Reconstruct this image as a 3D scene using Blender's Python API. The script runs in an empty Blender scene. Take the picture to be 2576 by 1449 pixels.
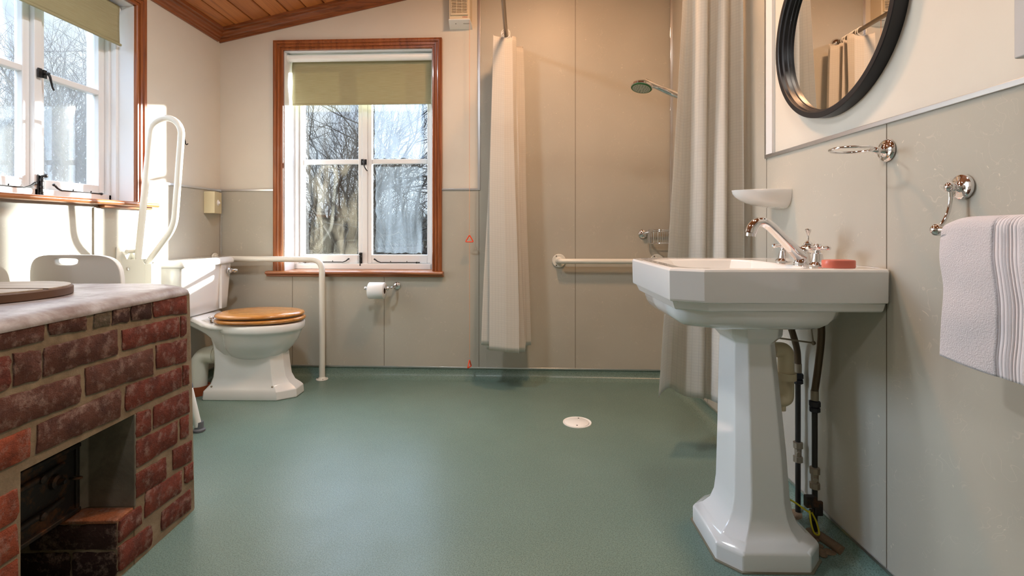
import bpy, bmesh, math, random
SKY_ZEN, SKY_SUN, SKY_WEST_FILL, EXPO = 9.0, 5.0, 34.0, .45
from mathutils import Vector, Matrix, noise
random.seed(7)
PI = math.pi
C = bpy.context.scene.collection
ORG = {}

# ------------------------------------------------------------------ helpers
def ring_frame(d, up=None):
    d = d.normalized()
    a = Vector((0, 0, 1)) if abs(d.z) < 0.9 else Vector((1, 0, 0))
    if up is not None: a = up
    u = d.cross(a).normalized(); v = u.cross(d).normalized()
    return u, v

def box(bm, x0, x1, y0, y1, z0, z1, mi=0):
    vs = [bm.verts.new(p) for p in ((x0,y0,z0),(x1,y0,z0),(x1,y1,z0),(x0,y1,z0),(x0,y0,z1),(x1,y0,z1),(x1,y1,z1),(x0,y1,z1))]
    fs = []
    for f in ((0,3,2,1),(4,5,6,7),(0,1,5,4),(1,2,6,5),(2,3,7,6),(3,0,4,7)):
        F = bm.faces.new([vs[i] for i in f]); F.material_index = mi; fs.append(F)
    return fs

def loft(bm, rings, caps=(True, True), close=True, mi=0, loop=False):
    R = [[bm.verts.new(p) for p in r] for r in rings]
    n = len(R[0]); fs = []
    rng = range(len(R)) if loop else range(len(R) - 1)
    for i in rng:
        A, B = R[i], R[(i + 1) % len(R)]
        for j in range(n if close else n - 1):
            k = (j + 1) % n
            fs.append(bm.faces.new((A[j], A[k], B[k], B[j])))
    if not loop:
        if caps[0]: fs.append(bm.faces.new(list(reversed(R[0]))))
        if caps[1]: fs.append(bm.faces.new(R[-1]))
    for f in fs: f.material_index = mi
    return fs

def tube(bm, pts, r, n=14, caps=True, loop=False, mi=0):
    P = [Vector(p) for p in pts]
    rs = r if isinstance(r, (list, tuple)) else [r] * len(P)
    rings = []; u = None
    for i, p in enumerate(P):
        if loop: d = (P[(i + 1) % len(P)] - P[i - 1])
        elif i == 0: d = P[1] - P[0]
        elif i == len(P) - 1: d = P[-1] - P[-2]
        else: d = (P[i + 1] - p).normalized() + (p - P[i - 1]).normalized()
        d.normalize()
        if u is None: u, v = ring_frame(d)
        else:
            u = (u - d * u.dot(d)).normalized(); v = u.cross(d) * -1
            v = d.cross(u)
        rings.append([p + (u * math.cos(2*PI*k/n) + d.cross(u) * math.sin(2*PI*k/n)) * rs[i] for k in range(n)])
    return loft(bm, rings, (caps, caps), True, mi, loop)

def smooth_path(pts, k=6):
    P = [Vector(p) for p in pts]; out = []
    for i in range(len(P) - 1):
        p0 = P[max(i-1,0)]; p1 = P[i]; p2 = P[i+1]; p3 = P[min(i+2,len(P)-1)]
        for j in range(k):
            t = j / k
            out.append(0.5*((2*p1)+(p2-p0)*t+(2*p0-5*p1+4*p2-p3)*t*t+(3*p1-p0-3*p2+p3)*t**3))
    out.append(P[-1]); return out

def bend(pts, rad, k=6):
    """polyline with rounded corners"""
    P = [Vector(p) for p in pts]; out = [P[0]]
    for i in range(1, len(P)-1):
        a = (P[i-1]-P[i]); b = (P[i+1]-P[i]); r = min(rad, a.length*.49, b.length*.49)
        s = P[i]+a.normalized()*r; e = P[i]+b.normalized()*r
        for j in range(k+1):
            t = j/k
            out.append(s*(1-t)**2 + P[i]*2*t*(1-t) + e*t*t)
    out.append(P[-1]); return out

def lathe(bm, prof, o, ax, n=28, mi=0, caps=(True, True)):
    o = Vector(o); ax = Vector(ax).normalized(); u, v = ring_frame(ax)
    rings = []
    for r, h in prof:
        r = max(r, 0.00015)
        rings.append([o + ax*h + (u*math.cos(2*PI*k/n) + v*math.sin(2*PI*k/n))*r for k in range(n)])
    fs = loft(bm, rings, caps, True, mi)
    return fs

def sphere(bm, c, r, n=16, sc=(1,1,1), mi=0):
    c = Vector(c); rings = []
    m = n//2
    for i in range(m+1):
        t = -PI/2 + PI*i/m
        rr = max(math.cos(t)*r, r*.002)
        rings.append([c + Vector((math.cos(2*PI*k/n)*rr*sc[0], math.sin(2*PI*k/n)*rr*sc[1], math.sin(t)*r*sc[2])) for k in range(n)])
    return loft(bm, rings, (True, True), True, mi)

def prism(bm, poly, z0, z1, mi=0):
    return loft(bm, [[(x,y,z0) for x,y in poly], [(x,y,z1) for x,y in poly]], mi=mi)

def torus(bm, c, R, r, ax=(0,0,1), n=36, m=10, sc=1.0):
    c = Vector(c); u, v = ring_frame(Vector(ax))
    pts = [c + u*math.cos(2*PI*k/n)*R + v*math.sin(2*PI*k/n)*R*sc for k in range(n)]
    return tube(bm, pts, r, m, loop=True)

def setprops(o, label=None, cat=None, group=None, kind=None):
    if label: o['label'] = label
    if cat: o['category'] = cat
    if group: o['group'] = group
    if kind: o['kind'] = kind
    return o

def thing(name, label, cat, loc=(0,0,0), rz=0, group=None):
    o = bpy.data.objects.new(name, None); C.objects.link(o)
    o.location = loc; o.rotation_euler = (0,0,rz); o.empty_display_size = .05
    M = Matrix.Translation(Vector(loc)) @ Matrix.Rotation(rz, 4, 'Z'); ORG[o.name] = M
    return setprops(o, label, cat, group)

def obj(name, bm, mats, parent=None, frame='world', smooth=38, bevel=0, seg=2, sub=0, solid=0, recalc=True, at=None, bang=35):
    """frame 'world': geometry given in world metres; 'local': in the frame of the parent's root"""
    if recalc: bmesh.ops.recalc_face_normals(bm, faces=bm.faces[:])
    M = ORG[parent.name] if parent is not None else Matrix.Identity(4)
    if at is not None and parent is None:
        M = Matrix.Translation(Vector(at))
    if frame == 'world': bm.transform(M.inverted())
    me = bpy.data.meshes.new(name); bm.to_mesh(me); bm.free()
    o = bpy.data.objects.new(name, me); C.objects.link(o)
    if not isinstance(mats, (list, tuple)): mats = [mats]
    for m in mats: me.materials.append(m)
    if smooth:
        me.polygons.foreach_set('use_smooth', [True]*len(me.polygons))
        me.set_sharp_from_angle(angle=math.radians(smooth))
    if bevel:
        b = o.modifiers.new('bevel', 'BEVEL'); b.width = bevel; b.segments = seg; b.limit_method = 'ANGLE'; b.angle_limit = math.radians(bang)
        b.harden_normals = True
    if sub:
        s = o.modifiers.new('sub', 'SUBSURF'); s.levels = sub; s.render_levels = sub
    if solid:
        s = o.modifiers.new('solid', 'SOLIDIFY'); s.thickness = solid; s.offset = 0
    if parent is not None:
        o.parent = parent; ORG[o.name] = ORG[parent.name]
        if parent.type != 'EMPTY': pass
    else:
        if at is not None: o.location = at
        ORG[o.name] = M
    return o
BM = bmesh.new

# ------------------------------------------------------------------ materials
def lin(r, g, b):
    f = lambda c: (c/255/12.92) if c/255 <= .04045 else ((c/255+.055)/1.055)**2.4
    return (f(r), f(g), f(b), 1)

def mat(name, col, rough=.5, metal=0, spec=.5, coat=0, **k):
    m = bpy.data.materials.new(name); m.use_nodes = True
    p = m.node_tree.nodes['Principled BSDF']
    p.inputs['Base Color'].default_value = col
    p.inputs['Roughness'].default_value = rough
    p.inputs['Metallic'].default_value = metal
    p.inputs['Specular IOR Level'].default_value = spec
    p.inputs['Coat Weight'].default_value = coat
    p.inputs['Coat Roughness'].default_value = .08
    for a, v in k.items(): p.inputs[a.replace('_', ' ')].default_value = v
    return m

class N:
    def __init__(s, m): s.t = m.node_tree; s.p = s.t.nodes['Principled BSDF']
    def n(s, typ, **k):
        x = s.t.nodes.new(typ)
        for a, v in k.items():
            if hasattr(x, a) and not a.startswith('i_'): setattr(x, a, v)
            else: x.inputs[a[2:].replace('_', ' ')].default_value = v
        return x
    def l(s, a, b): s.t.links.new(a, b)
    def coord(s, which='Object', scale=(1,1,1), rot=(0,0,0)):
        c = s.n('ShaderNodeTexCoord'); mp = s.n('ShaderNodeMapping')
        mp.inputs['Scale'].default_value = scale; mp.inputs['Rotation'].default_value = rot
        s.l(c.outputs[which], mp.inputs['Vector']); return mp.outputs['Vector']
    def noise(s, vec, scale, detail=3, rough=.5, dist=0):
        x = s.n('ShaderNodeTexNoise', i_Scale=scale, i_Detail=detail, i_Roughness=rough, i_Distortion=dist)
        s.l(vec, x.inputs['Vector']); return x.outputs['Fac']
    def ramp(s, fac, stops, interp='LINEAR'):
        r = s.n('ShaderNodeValToRGB'); r.color_ramp.interpolation = interp
        e = r.color_ramp.elements
        while len(e) < len(stops): e.new(.5)
        for i, (p, c) in enumerate(stops):
            e[i].position = p; e[i].color = c if len(c) == 4 else (*c, 1)
        s.l(fac, r.inputs['Fac']); return r.outputs['Color']
    def g(s, fac, a, b): return s.ramp(fac, [(a, (0,0,0,1)), (b, (1,1,1,1))])
    def mix(s, fac, a, b, mode='MIX'):
        m = s.n('ShaderNodeMix', data_type='RGBA', blend_type=mode)
        for sock, v in ((m.inputs[0], fac), (m.inputs[6], a), (m.inputs[7], b)):
            if hasattr(v, 'links') or isinstance(v, bpy.types.NodeSocket): s.l(v, sock)
            else: sock.default_value = v
        return m.outputs[2]
    def math(s, op, a, b=0, clamp=False):
        m = s.n('ShaderNodeMath', operation=op, use_clamp=clamp)
        for i, v in enumerate((a, b)):
            if isinstance(v, bpy.types.NodeSocket): s.l(v, m.inputs[i])
            else: m.inputs[i].default_value = v
        return m.outputs[0]
    def bump(s, h, strength=.2, dist=.002):
        b = s.n('ShaderNodeBump', i_Strength=strength, i_Distance=dist)
        s.l(h, b.inputs['Height']); s.l(b.outputs['Normal'], s.p.inputs['Normal']); return b
    def base(s, c): s.l(c, s.p.inputs['Base Color'])

M = {}
def plaster(name, col, sc=1):
    m = mat(name, col, .6, spec=.3); n = N(m); v = n.coord()
    f = n.noise(v, 3, 4); n.base(n.mix(n.g(f, .3, .7), col, tuple(c*.94 for c in col[:3])+(1,)))
    n.bump(n.noise(v, 60, 3), .06, .002); return m
M['plaster'] = plaster('cream_plaster', lin(220, 213, 200))
M['white_paint'] = mat('white_gloss_paint', lin(232, 233, 234), .3)
n = N(M['white_paint']); n.bump(n.noise(n.coord(scale=(1,1,.2)), 40, 3), .05, .001)
M['upvc'] = mat('white_reveal_paint', lin(228, 230, 232), .4)

# wet wall laminate with fine pale crazing
m = M['panel'] = mat('stone_laminate', lin(176, 166, 148), .42, spec=.35); n = N(m); v = n.coord()
big = n.noise(v, 1.6, 3); base = n.mix(n.g(big, .3, .7), lin(176, 171, 158), lin(188, 183, 170))
wv = n.n('ShaderNodeVectorMath', operation='ADD'); nn = n.n('ShaderNodeTexNoise', i_Scale=5., i_Detail=3.); n.l(v, nn.inputs['Vector'])
sc_ = n.n('ShaderNodeVectorMath', operation='SCALE'); sc_.inputs['Scale'].default_value = .5; n.l(nn.outputs['Color'], sc_.inputs[0])
n.l(v, wv.inputs[0]); n.l(sc_.outputs[0], wv.inputs[1])
def vein(scale, thr, moff, lo, hi):
    f = n.noise(wv.outputs[0], scale, 2, .5)
    a = n.math('ABSOLUTE', n.math('SUBTRACT', f, .5))
    line = n.math('SUBTRACT', 1, n.math('DIVIDE', a, thr), True)
    mv = n.n('ShaderNodeVectorMath', operation='ADD'); mv.inputs[1].default_value = (moff, moff*2, 3); n.l(v, mv.inputs[0])
    mk = n.g(n.noise(mv.outputs[0], 9, 2), lo, hi)
    return n.math('MULTIPLY', line, mk)
v1 = vein(8, .0045, 3, .46, .60); v2 = vein(17, .007, 7, .50, .62)
vo = n.n('ShaderNodeTexVoronoi', i_Scale=26., feature='F1'); vv = n.n('ShaderNodeMapping'); vv.inputs['Scale'].default_value = (1.3,1.3,.55); vv.inputs['Rotation'].default_value = (.3,.35,.2)
n.l(wv.outputs[0], vv.inputs['Vector']); n.l(vv.outputs[0], vo.inputs['Vector'])
fl = n.math('MULTIPLY', n.math('LESS_THAN', vo.outputs['Distance'], .085), n.math('GREATER_THAN', n.noise(v, 7, 2), .56))
tot = n.math('ADD', n.math('MULTIPLY', n.math('ADD', v1, v2, True), .30), n.math('MULTIPLY', fl, .55), True)
n.base(n.mix(tot, base, lin(226, 216, 198)))
n.bump(n.noise(v, 90, 2), .03, .001)

def wood(name, c0, c1, c2, rough=.3, scale=(28, 28, 1.6), tint=False, rotate=(0,0,0), coat=.25):
    m = mat(name, c0, rough, coat=coat); n = N(m); v = n.coord(scale=scale, rot=rotate)
    if tint:
        at = n.n('ShaderNodeAttribute', attribute_name='tint'); ad = n.n('ShaderNodeVectorMath', operation='ADD')
        mu = n.n('ShaderNodeVectorMath', operation='SCALE'); mu.inputs['Scale'].default_value = 40
        n.l(at.outputs['Color'], mu.inputs[0]); n.l(v, ad.inputs[0]); n.l(mu.outputs[0], ad.inputs[1]); v = ad.outputs[0]
    f = n.noise(v, 1.0, 5, .6, .8)
    col = n.ramp(f, [(.3, c2), (.5, c0), (.7, c1)])
    f2 = n.noise(v, .25, 3)
    col = n.mix(n.g(f2, .35, .75), col, c2, 'MIX') if False else n.mix(n.math('MULTIPLY', n.g(f2, .4, .8), .5), col, c2)
    if tint: col = n.mix(n.math('MULTIPLY', at.outputs['Fac'], .55), col, c2)
    n.base(col); n.bump(f, .12, .0008); return m
M['pine'] = wood('varnished_pine', lin(196, 120, 60), lin(212, 138, 74), lin(146, 80, 34), scale=(26,1.5,26), tint=True)
M['casing_v'] = wood('stained_casing', lin(152, 86, 44), lin(172, 102, 56), lin(104, 52, 24), scale=(40,40,2.2))
M['casing_h'] = wood('stained_sill', lin(158, 98, 58), lin(184, 120, 74), lin(116, 64, 34), scale=(2.2,40,40))
M['casing_y'] = wood('stained_sill_side', lin(158, 98, 58), lin(184, 120, 74), lin(116, 64, 34), scale=(40,2.2,40))
M['cornice_x'] = wood('stained_cornice', lin(138, 76, 38), lin(156, 90, 48), lin(98, 50, 22), scale=(2.2,40,40))
M['cornice_y'] = wood('stained_cornice_side', lin(138, 76, 38), lin(156, 90, 48), lin(98, 50, 22), scale=(40,2.2,40))
M['oak'] = wood('honey_oak', lin(196, 134, 66), lin(208, 150, 80), lin(166, 104, 46), rough=.25, scale=(5,36,36), coat=.4)
M['scrub'] = wood('scrubbed_board', lin(168, 154, 136), lin(188, 176, 160), lin(130, 114, 96), rough=.6, scale=(3,40,40), coat=0)
M['lid_edge'] = mat('worn_board_edge', lin(92, 66, 48), .6)

# safety vinyl
m = M['vinyl'] = mat('green_safety_vinyl', lin(96, 112, 102), .36, spec=.6); n = N(m); v = n.coord()
f2 = n.noise(v, 1.4, 3)
base = n.mix(n.g(f2, .3, .7), lin(106, 129, 119), lin(118, 141, 131))
sp = n.noise(v, 300, 1, .5)
base = n.mix(n.math('MULTIPLY', n.g(sp, .48, .60), .5), base, lin(46, 64, 54))
base = n.mix(n.math('MULTIPLY', n.g(n.noise(v, 180, 1), .54, .66), .25), base, lin(140, 160, 142))
n.base(base); n.bump(n.noise(v, 240, 1), .15, .0008)
rr = n.ramp(n.noise(v, 9, 4), [(.3, (.32,)*3), (.7, (.38,)*3)]); n.l(rr, n.p.inputs['Roughness'])

M['porcelain'] = mat('white_porcelain', lin(232, 231, 228), .08, spec=.55, coat=.6)
M['chrome'] = mat('chrome', (.82, .82, .84, 1), .06, 1)
M['brushed'] = mat('aluminium_trim', (.72, .73, .75, 1), .28, 1)
M['steel'] = mat('dull_rail_steel', lin(140, 132, 122), .28, 1)
M['blackiron'] = mat('black_iron', lin(22, 22, 24), .38, spec=.5)
M['rail'] = mat('white_enamel_tube', lin(228, 226, 216), .25, coat=.3)
M['plastic'] = mat('white_plastic', lin(244, 244, 240), .35)
M['cream'] = mat('cream_plastic', lin(214, 204, 168), .4)
M['heater'] = mat('heater_cream', lin(222, 208, 182), .4)
M['dark'] = mat('dark_void', lin(30, 24, 18), .8)
M['grey_rubber'] = mat('grey_rubber', lin(104, 108, 116), .6)
M['orange'] = mat('orange_plastic', lin(240, 74, 24), .4)
M['orange_cord'] = mat('orange_cord', lin(232, 164, 116), .7)
M['mframe'] = mat('black_frame', lin(30, 29, 32), .35, spec=.4)
M['mirror'] = mat('mirror_silver', (.88, .89, .88, 1), .01, 1)
M['soap'] = mat('coral_soap', lin(206, 112, 92), .35, Subsurface_Weight=.3)
M['soap'].node_tree.nodes['Principled BSDF'].inputs['Subsurface Radius'].default_value = (.02, .008, .005)
M['terracotta'] = mat('terracotta', lin(150, 72, 34), .6)
M['pipe_white'] = mat('white_pvc', lin(228, 226, 212), .35)
M['pipe_cream'] = mat('cream_pvc', lin(214, 200, 168), .4)
M['pipe_black'] = mat('dark_pipe', lin(34, 30, 27), .35)
M['hose'] = mat('braided_hose', lin(96, 80, 64), .4, .7); n = N(M['hose']); n.bump(n.noise(n.coord(), 600, 1), .5, .001)
M['valve'] = mat('dull_valve', lin(150, 138, 120), .4, .5)
M['earth'] = mat('earth_wire', lin(190, 180, 30), .5)
M['black_nut'] = mat('black_nut', lin(20, 20, 30), .45)
M['debris'] = mat('dusty_mortar', lin(120, 100, 78), .9); n = N(M['debris']); n.bump(n.noise(n.coord(), 80, 4), .8, .004)
M['paper'] = mat('tissue', lin(238, 238, 238), .9, spec=.1)
M['card'] = mat('cardboard_core', lin(90, 72, 60), .9)
M['sprayface'] = mat('spray_plate', lin(180, 190, 172), .3)
M['green'] = mat('green_ring', lin(40, 110, 60), .3)
M['seam'] = mat('seam_line', lin(96, 84, 68), .6)
M['sealant'] = mat('stained_sealant', lin(128, 122, 104), .7)
M['trim_grey'] = mat('grey_joint_strip', lin(150, 142, 130), .4)
M['cabinet'] = mat('pale_grey_cabinet', lin(196, 192, 190), .4)

def fabric(name, col, col2, trans=.35, weave=900, grid=None, rough=.85):
    m = mat(name, col, rough, spec=.2); n = N(m); t = m.node_tree
    v = n.coord('UV')
    w = n.n('ShaderNodeTexWave', wave_type='BANDS', bands_direction='X', i_Scale=weave/20., i_Distortion=1.5, i_Detail=1.); n.l(v, w.inputs['Vector'])
    w2 = n.n('ShaderNodeTexWave', wave_type='BANDS', bands_direction='Y', i_Scale=weave/20., i_Distortion=1.5, i_Detail=1.); n.l(v, w2.inputs['Vector'])
    nz = n.noise(n.coord('UV', scale=(6,140,1)), 2., 3)
    c = n.mix(n.g(nz, .3, .75), col, col2)
    if grid:
        sx = n.n('ShaderNodeSeparateXYZ'); n.l(v, sx.inputs[0])
        def ln(o):
            fr = n.math('FRACT', n.math('DIVIDE', o, grid)); return n.math('LESS_THAN', fr, .10)
        g_ = n.math('MAXIMUM', ln(sx.outputs[0]), ln(sx.outputs[1]))
        c = n.mix(n.math('MULTIPLY', g_, .8), c, tuple(x*.86 for x in col[:3])+(1,))
        n.bump(g_, .15, .001)
    else:
        n.bump(n.math('ADD', w.outputs['Fac'], w2.outputs['Fac']), .15, .0005)
    n.base(c)
    tr = n.n('ShaderNodeBsdfTranslucent'); n.l(c, tr.inputs['Color'])
    mx = n.n('ShaderNodeMixShader'); mx.inputs[0].default_value = trans
    out = t.nodes['Material Output']
    n.l(n.p.outputs[0], mx.inputs[1]); n.l(tr.outputs[0], mx.inputs[2]); n.l(mx.outputs[0], out.inputs['Surface'])
    return m
M['curtain'] = fabric('checked_white_curtain', lin(238, 234, 226), lin(232, 228, 220), .38, grid=.0128)
M['blind'] = fabric('olive_linen_blind', lin(178, 172, 138), lin(166, 158, 122), .16)
M['towel'] = mat('white_terry', lin(222, 216, 220), .95, spec=.1, Sheen_Weight=.3)
n = N(M['towel']); v = n.coord(); at = n.n('ShaderNodeAttribute', attribute_name='pile')
n.bump(n.math('MULTIPLY', n.noise(v, 330, 3, .7), at.outputs['Fac']), .9, .004)

def glassmat(name, dirt, dirtcol, lo, hi, scale=(6,6,1.2), gloss=.06, base_dirt=.03, rects=None, seed=0):
    m = bpy.data.materials.new(name); m.use_nodes = True; n = N(m); t = m.node_tree
    tr = n.n('ShaderNodeBsdfTransparent'); tr.inputs['Color'].default_value = (.97,.985,.98,1)
    gl = n.n('ShaderNodeBsdfGlossy'); gl.inputs['Roughness'].default_value = .01
    fr = n.n('ShaderNodeLayerWeight'); fr.inputs['Blend'].default_value = .5
    m1 = n.n('ShaderNodeMixShader'); n.l(n.math('ADD', n.math('MULTIPLY', n.math('POWER', fr.outputs['Facing'], 5.), .9), .045, True), m1.inputs[0])
    n.l(tr.outputs[0], m1.inputs[1]); n.l(gl.outputs[0], m1.inputs[2])
    df = n.n('ShaderNodeBsdfDiffuse'); df.inputs['Color'].default_value = dirtcol
    tl = n.n('ShaderNodeBsdfTranslucent'); tl.inputs['Color'].default_value = dirtcol
    m2 = n.n('ShaderNodeMixShader'); m2.inputs[0].default_value = .55
    n.l(df.outputs[0], m2.inputs[1]); n.l(tl.outputs[0], m2.inputs[2])
    m3 = n.n('ShaderNodeMixShader')
    f = n.g(n.noise(n.coord(scale=scale), 1.3 + seed, 4, .6, .6), lo, hi)
    fac = n.math('ADD', n.math('MULTIPLY', f, dirt), base_dirt, True)
    n.l(fac, m3.inputs[0]); n.l(m1.outputs[0], m3.inputs[1]); n.l(m2.outputs[0], m3.inputs[2])
    n.l(m3.outputs[0], t.nodes['Material Output'].inputs['Surface'])
    t.nodes.remove(n.p); return m
M['glass_clear'] = glassmat('window_glass', .015, (.8,.8,.76,1), .45, .8, base_dirt=.003)
M['glass_streak'] = glassmat('streaked_glass', .05, (.62,.55,.40,1), .48, .62, scale=(9,9,2.0), base_dirt=.004)
M['glass_fog'] = glassmat('misted_glass', .05, (.60,.72,.85,1), .3, .6, scale=(8,8,1.0), base_dirt=.012, seed=.7)
M['glass_dusty'] = glassmat('dusty_glass', .04, (.95,.94,.90,1), .3, .7, base_dirt=.05)
M['fog_film'] = glassmat('condensation', .05, (.64,.78,.98,1), .22, .62, scale=(14,14,1.6), base_dirt=.045, seed=.4)

# brick
m = M['brick'] = mat('old_brick', lin(120,52,38), .85, spec=.25); n = N(m); v = n.coord()
at = n.n('ShaderNodeAttribute', attribute_name='tint'); col = at.outputs['Color']
col = n.mix(n.math('MULTIPLY', n.g(n.noise(v, 16, 5, .65), .42, .72), .75), col, lin(64, 40, 36))
col = n.mix(n.math('MULTIPLY', n.g(n.noise(v, 26, 6, .75), .50, .70), .75), col, lin(178, 150, 136))
col = n.mix(n.math('MULTIPLY', n.g(n.noise(v, 90, 3, .7), .58, .75), .5), col, lin(52, 30, 26))
n.base(col); n.bump(n.noise(v, 60, 6, .75), 1., .012)
m = M['mortar'] = mat('lime_mortar', lin(150,134,108), .9, spec=.2); n = N(m); v = n.coord()
n.base(n.mix(n.g(n.noise(v, 14, 5, .65), .35, .7), lin(124, 108, 88), lin(158, 142, 120))); n.bump(n.noise(v, 60, 6, .7), .8, .004)
m = M['cement'] = mat('cement_render', lin(120,112,98), .8, spec=.3); n = N(m); v = n.coord()
n.base(n.mix(n.g(n.noise(v, 9, 5, .6, .6), .35, .7), lin(104, 96, 84), lin(134, 126, 112))); n.bump(n.noise(v, 30, 5, .6), .35, .004)
m = M['cementtop'] = mat('polished_cement_top', lin(150,134,122), .45, spec=.5); n = N(m); v = n.coord(scale=(1,1,1))
n.base(n.ramp(n.noise(v, 9, 7, .7, .3), [(.33, lin(116, 96, 90)), (.5, lin(152, 142, 138)), (.68, lin(184, 180, 180))])); n.bump(n.noise(v, 30, 5), .25, .003)
m = M['castiron'] = mat('rusty_cast_iron', lin(40,36,34), .55, .35, spec=.5); n = N(m); v = n.coord()
geo = n.n('ShaderNodeNewGeometry'); 
n.base(n.mix(n.math('MULTIPLY', n.g(n.noise(v, 22, 5, .7), .5, .72), .8), lin(42, 38, 36), lin(116, 74, 42))); n.bump(n.noise(v, 80, 5, .7), .6, .002)

# outdoors
def simple_noise(name, a, b, sc=4, rough=.9):
    m = mat(name, a, rough, spec=.2); n = N(m); n.base(n.mix(n.g(n.noise(n.coord(), sc, 5, .6), .35, .68), a, b)); return m
M['bark'] = simple_noise('dark_bark', lin(14, 13, 12), lin(30, 28, 24), 6)
M['bark_lichen'] = simple_noise('lichen_bark', lin(20, 19, 14), lin(42, 42, 26), 5)
M['hedge'] = simple_noise('winter_hedge', lin(18, 15, 12), lin(40, 33, 23), 3)
M['evergreen'] = simple_noise('ivy_leaves', lin(14, 17, 11), lin(30, 33, 20), 9)
M['field'] = simple_noise('field_grass', lin(50, 52, 30), lin(72, 66, 44), .8)
M['hill'] = simple_noise('far_woods', lin(40, 44, 42), lin(50, 52, 48), .05)
M['benchwood'] = mat('dark_bench_wood', lin(84, 42, 30), .7)

# ------------------------------------------------------------------ room frame
XR, XL, CEIL0, SL = .97, -2.0, 2.285, .209
TH = -.027; YB0 = 3.165 + .97*.027     # back wall at X=0
YF = -1.35
def ceil(x): return CEIL0 + SL*(x - XL)
def back(lx, ly=0, z=0):
    c, s = math.cos(TH), math.sin(TH)
    return (c*lx - s*ly, YB0 + s*lx + c*ly, z)
def Yb(x): return YB0 - .027*x
def bthing(name, label, cat, lx, z, ly=0, group=None): return thing(name, label, cat, back(lx, ly, z), TH, group)
def bloc(bm, lx, z, ly=0): bmesh.ops.translate(bm, verts=bm.verts[:], vec=(-lx, -ly, -z)); return bm
def struct(name, bm, m, parent=None, kind='structure', **k):
    o = obj(name, bm, m, parent, **k); o['kind'] = kind; return o

# floor with coved edges
bm = BM(); r = .07
prof = [(0, 0)] + [(r*math.sin(a), r*(1-math.cos(a))) for a in [PI/2*i/6 for i in range(1, 7)]]
def cove_line(p_in):      # offsets from wall: d inward
    return p_in
ins = .0
pts_w = [(XL, YF), (XR, YF), (XR, Yb(XR)), (XL, Yb(XL))]
def inset(d):
    return [(XL+d, YF+d), (XR-d, YF+d), (XR-d, Yb(XR-d)-d), (XL+d, Yb(XL+d)-d)]
rings = []
for i in range(7):
    a = PI/2*i/6
    d = .005 + .060*(1-math.sin(a)); z = .075 - .075*math.cos(0) if False else .060*(1-math.cos(a))
    rings.append([(x, y, z) for x, y in inset(d)])
rings.append([(x, y, .075) for x, y in inset(.005)])
loft(bm, rings, (True, False))
bm.faces.ensure_lookup_table()
rr_ = [[(x, y, -.05) for x, y in inset(-.02)]]
loft(bm, [[(x, y, -.12) for x, y in inset(-.2)], [(x, y, -.03) for x, y in inset(-.2)]])
floor = struct('floor', bm, M['vinyl'], smooth=60)

# back wall in its own frame
wb = thing('wall_back', None, None, back(0), TH); wb['kind'] = 'structure'
OX0, OX1, OZ0, OZ1 = -1.565, -.576, .69, 2.153
T = .30
def wallpoly(bm, x0, x1, z0, z1=None, y0=0, y1=T):
    za = z1 if z1 is not None else ceil(x0) + .05; zb = z1 if z1 is not None else ceil(x1) + .05
    loft(bm, [[(x0,y0,z0),(x1,y0,z0),(x1,y0,zb),(x0,y0,za)], [(x0,y1,z0),(x1,y1,z0),(x1,y1,zb),(x0,y1,za)]])
bm = BM()
wallpoly(bm, XL-.25, OX0, -.1); wallpoly(bm, OX1, XR+.25, -.1); wallpoly(bm, OX0, OX1, -.1, OZ0); wallpoly(bm, OX0, OX1, OZ1)
obj('plaster_wall', bm, M['plaster'], wb, 'local', smooth=0)
bm = BM(); P = .006
box(bm, -2.0, -1.62, -P, 0, .075, 1.228); box(bm, -1.62, -.521, -P, 0, .075, .68); box(bm, -.521, -.2715, -P, 0, .075, 1.228)
loft(bm, [[(-.2715,-P,.075),(XR,-P,.075),(XR,-P,ceil(XR)),(-.2715,-P,ceil(-.27))], [(-.2715,0,.075),(XR,0,.075),(XR,0,ceil(XR)),(-.2715,0,ceil(-.27))]])
obj('wall_panel', bm, M['panel'], wb, 'local', smooth=0)
bm = BM()
for x, zt in ((-1.506, .68), (-.894, .68), (-.2715, 1.23), (.351, ceil(.351))): box(bm, x-.0013, x+.0013, -P-.0006, -.001, .078, zt)
obj('panel_seam', bm, M['seam'], wb, 'local', smooth=0)
bm = BM()   # reveal lining
box(bm, OX0-.004, OX0+.004, .0, .3, OZ0, OZ1); box(bm, OX1-.004, OX1+.004, 0, .3, OZ0, OZ1); box(bm, OX0, OX1, 0, .3, OZ1-.004, OZ1+.004)
obj('window_reveal', bm, M['upvc'], wb, 'local', smooth=0)

# other walls
bm = BM()
LY0, LY1, LZ0, LZ1 = 1.73, 2.515, 1.10, 2.13
for (a, b, z0, z1) in ((YF-.2, LY0, -.1, 2.33), (LY1, Yb(XL)+.04, -.1, 2.33), (LY0, LY1, -.1, LZ0), (LY0, LY1, LZ1, 2.33)):
    box(bm, XL-.25, XL, a, b, z0, z1)
wl = struct('wall_left', bm, M['plaster'], smooth=0)
bm = BM(); yb = Yb(XL)
box(bm, XL, XL+P, YF, yb-P, .075, LZ0-.02); box(bm, XL, XL+P, YF, LY0-.07, LZ0-.02, 1.228); box(bm, XL, XL+P, LY1+.065, yb-P, LZ0-.02, 1.228)
obj('wall_panel', bm, M['panel'], wl, smooth=0)
bm = BM(); box(bm, XL-.24, XL, LY0-.004, LY0+.004, LZ0, LZ1); box(bm, XL-.24, XL, LY1-.004, LY1+.004, LZ0, LZ1); box(bm, XL-.24, XL, LY0, LY1, LZ1-.004, LZ1+.004)
obj('window_reveal', bm, M['upvc'], wl, smooth=0)
bm = BM()
box(bm, XR, XR+.2, YF-.2, Yb(XR)+.04, -.1, ceil(XR)+.05)
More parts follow.
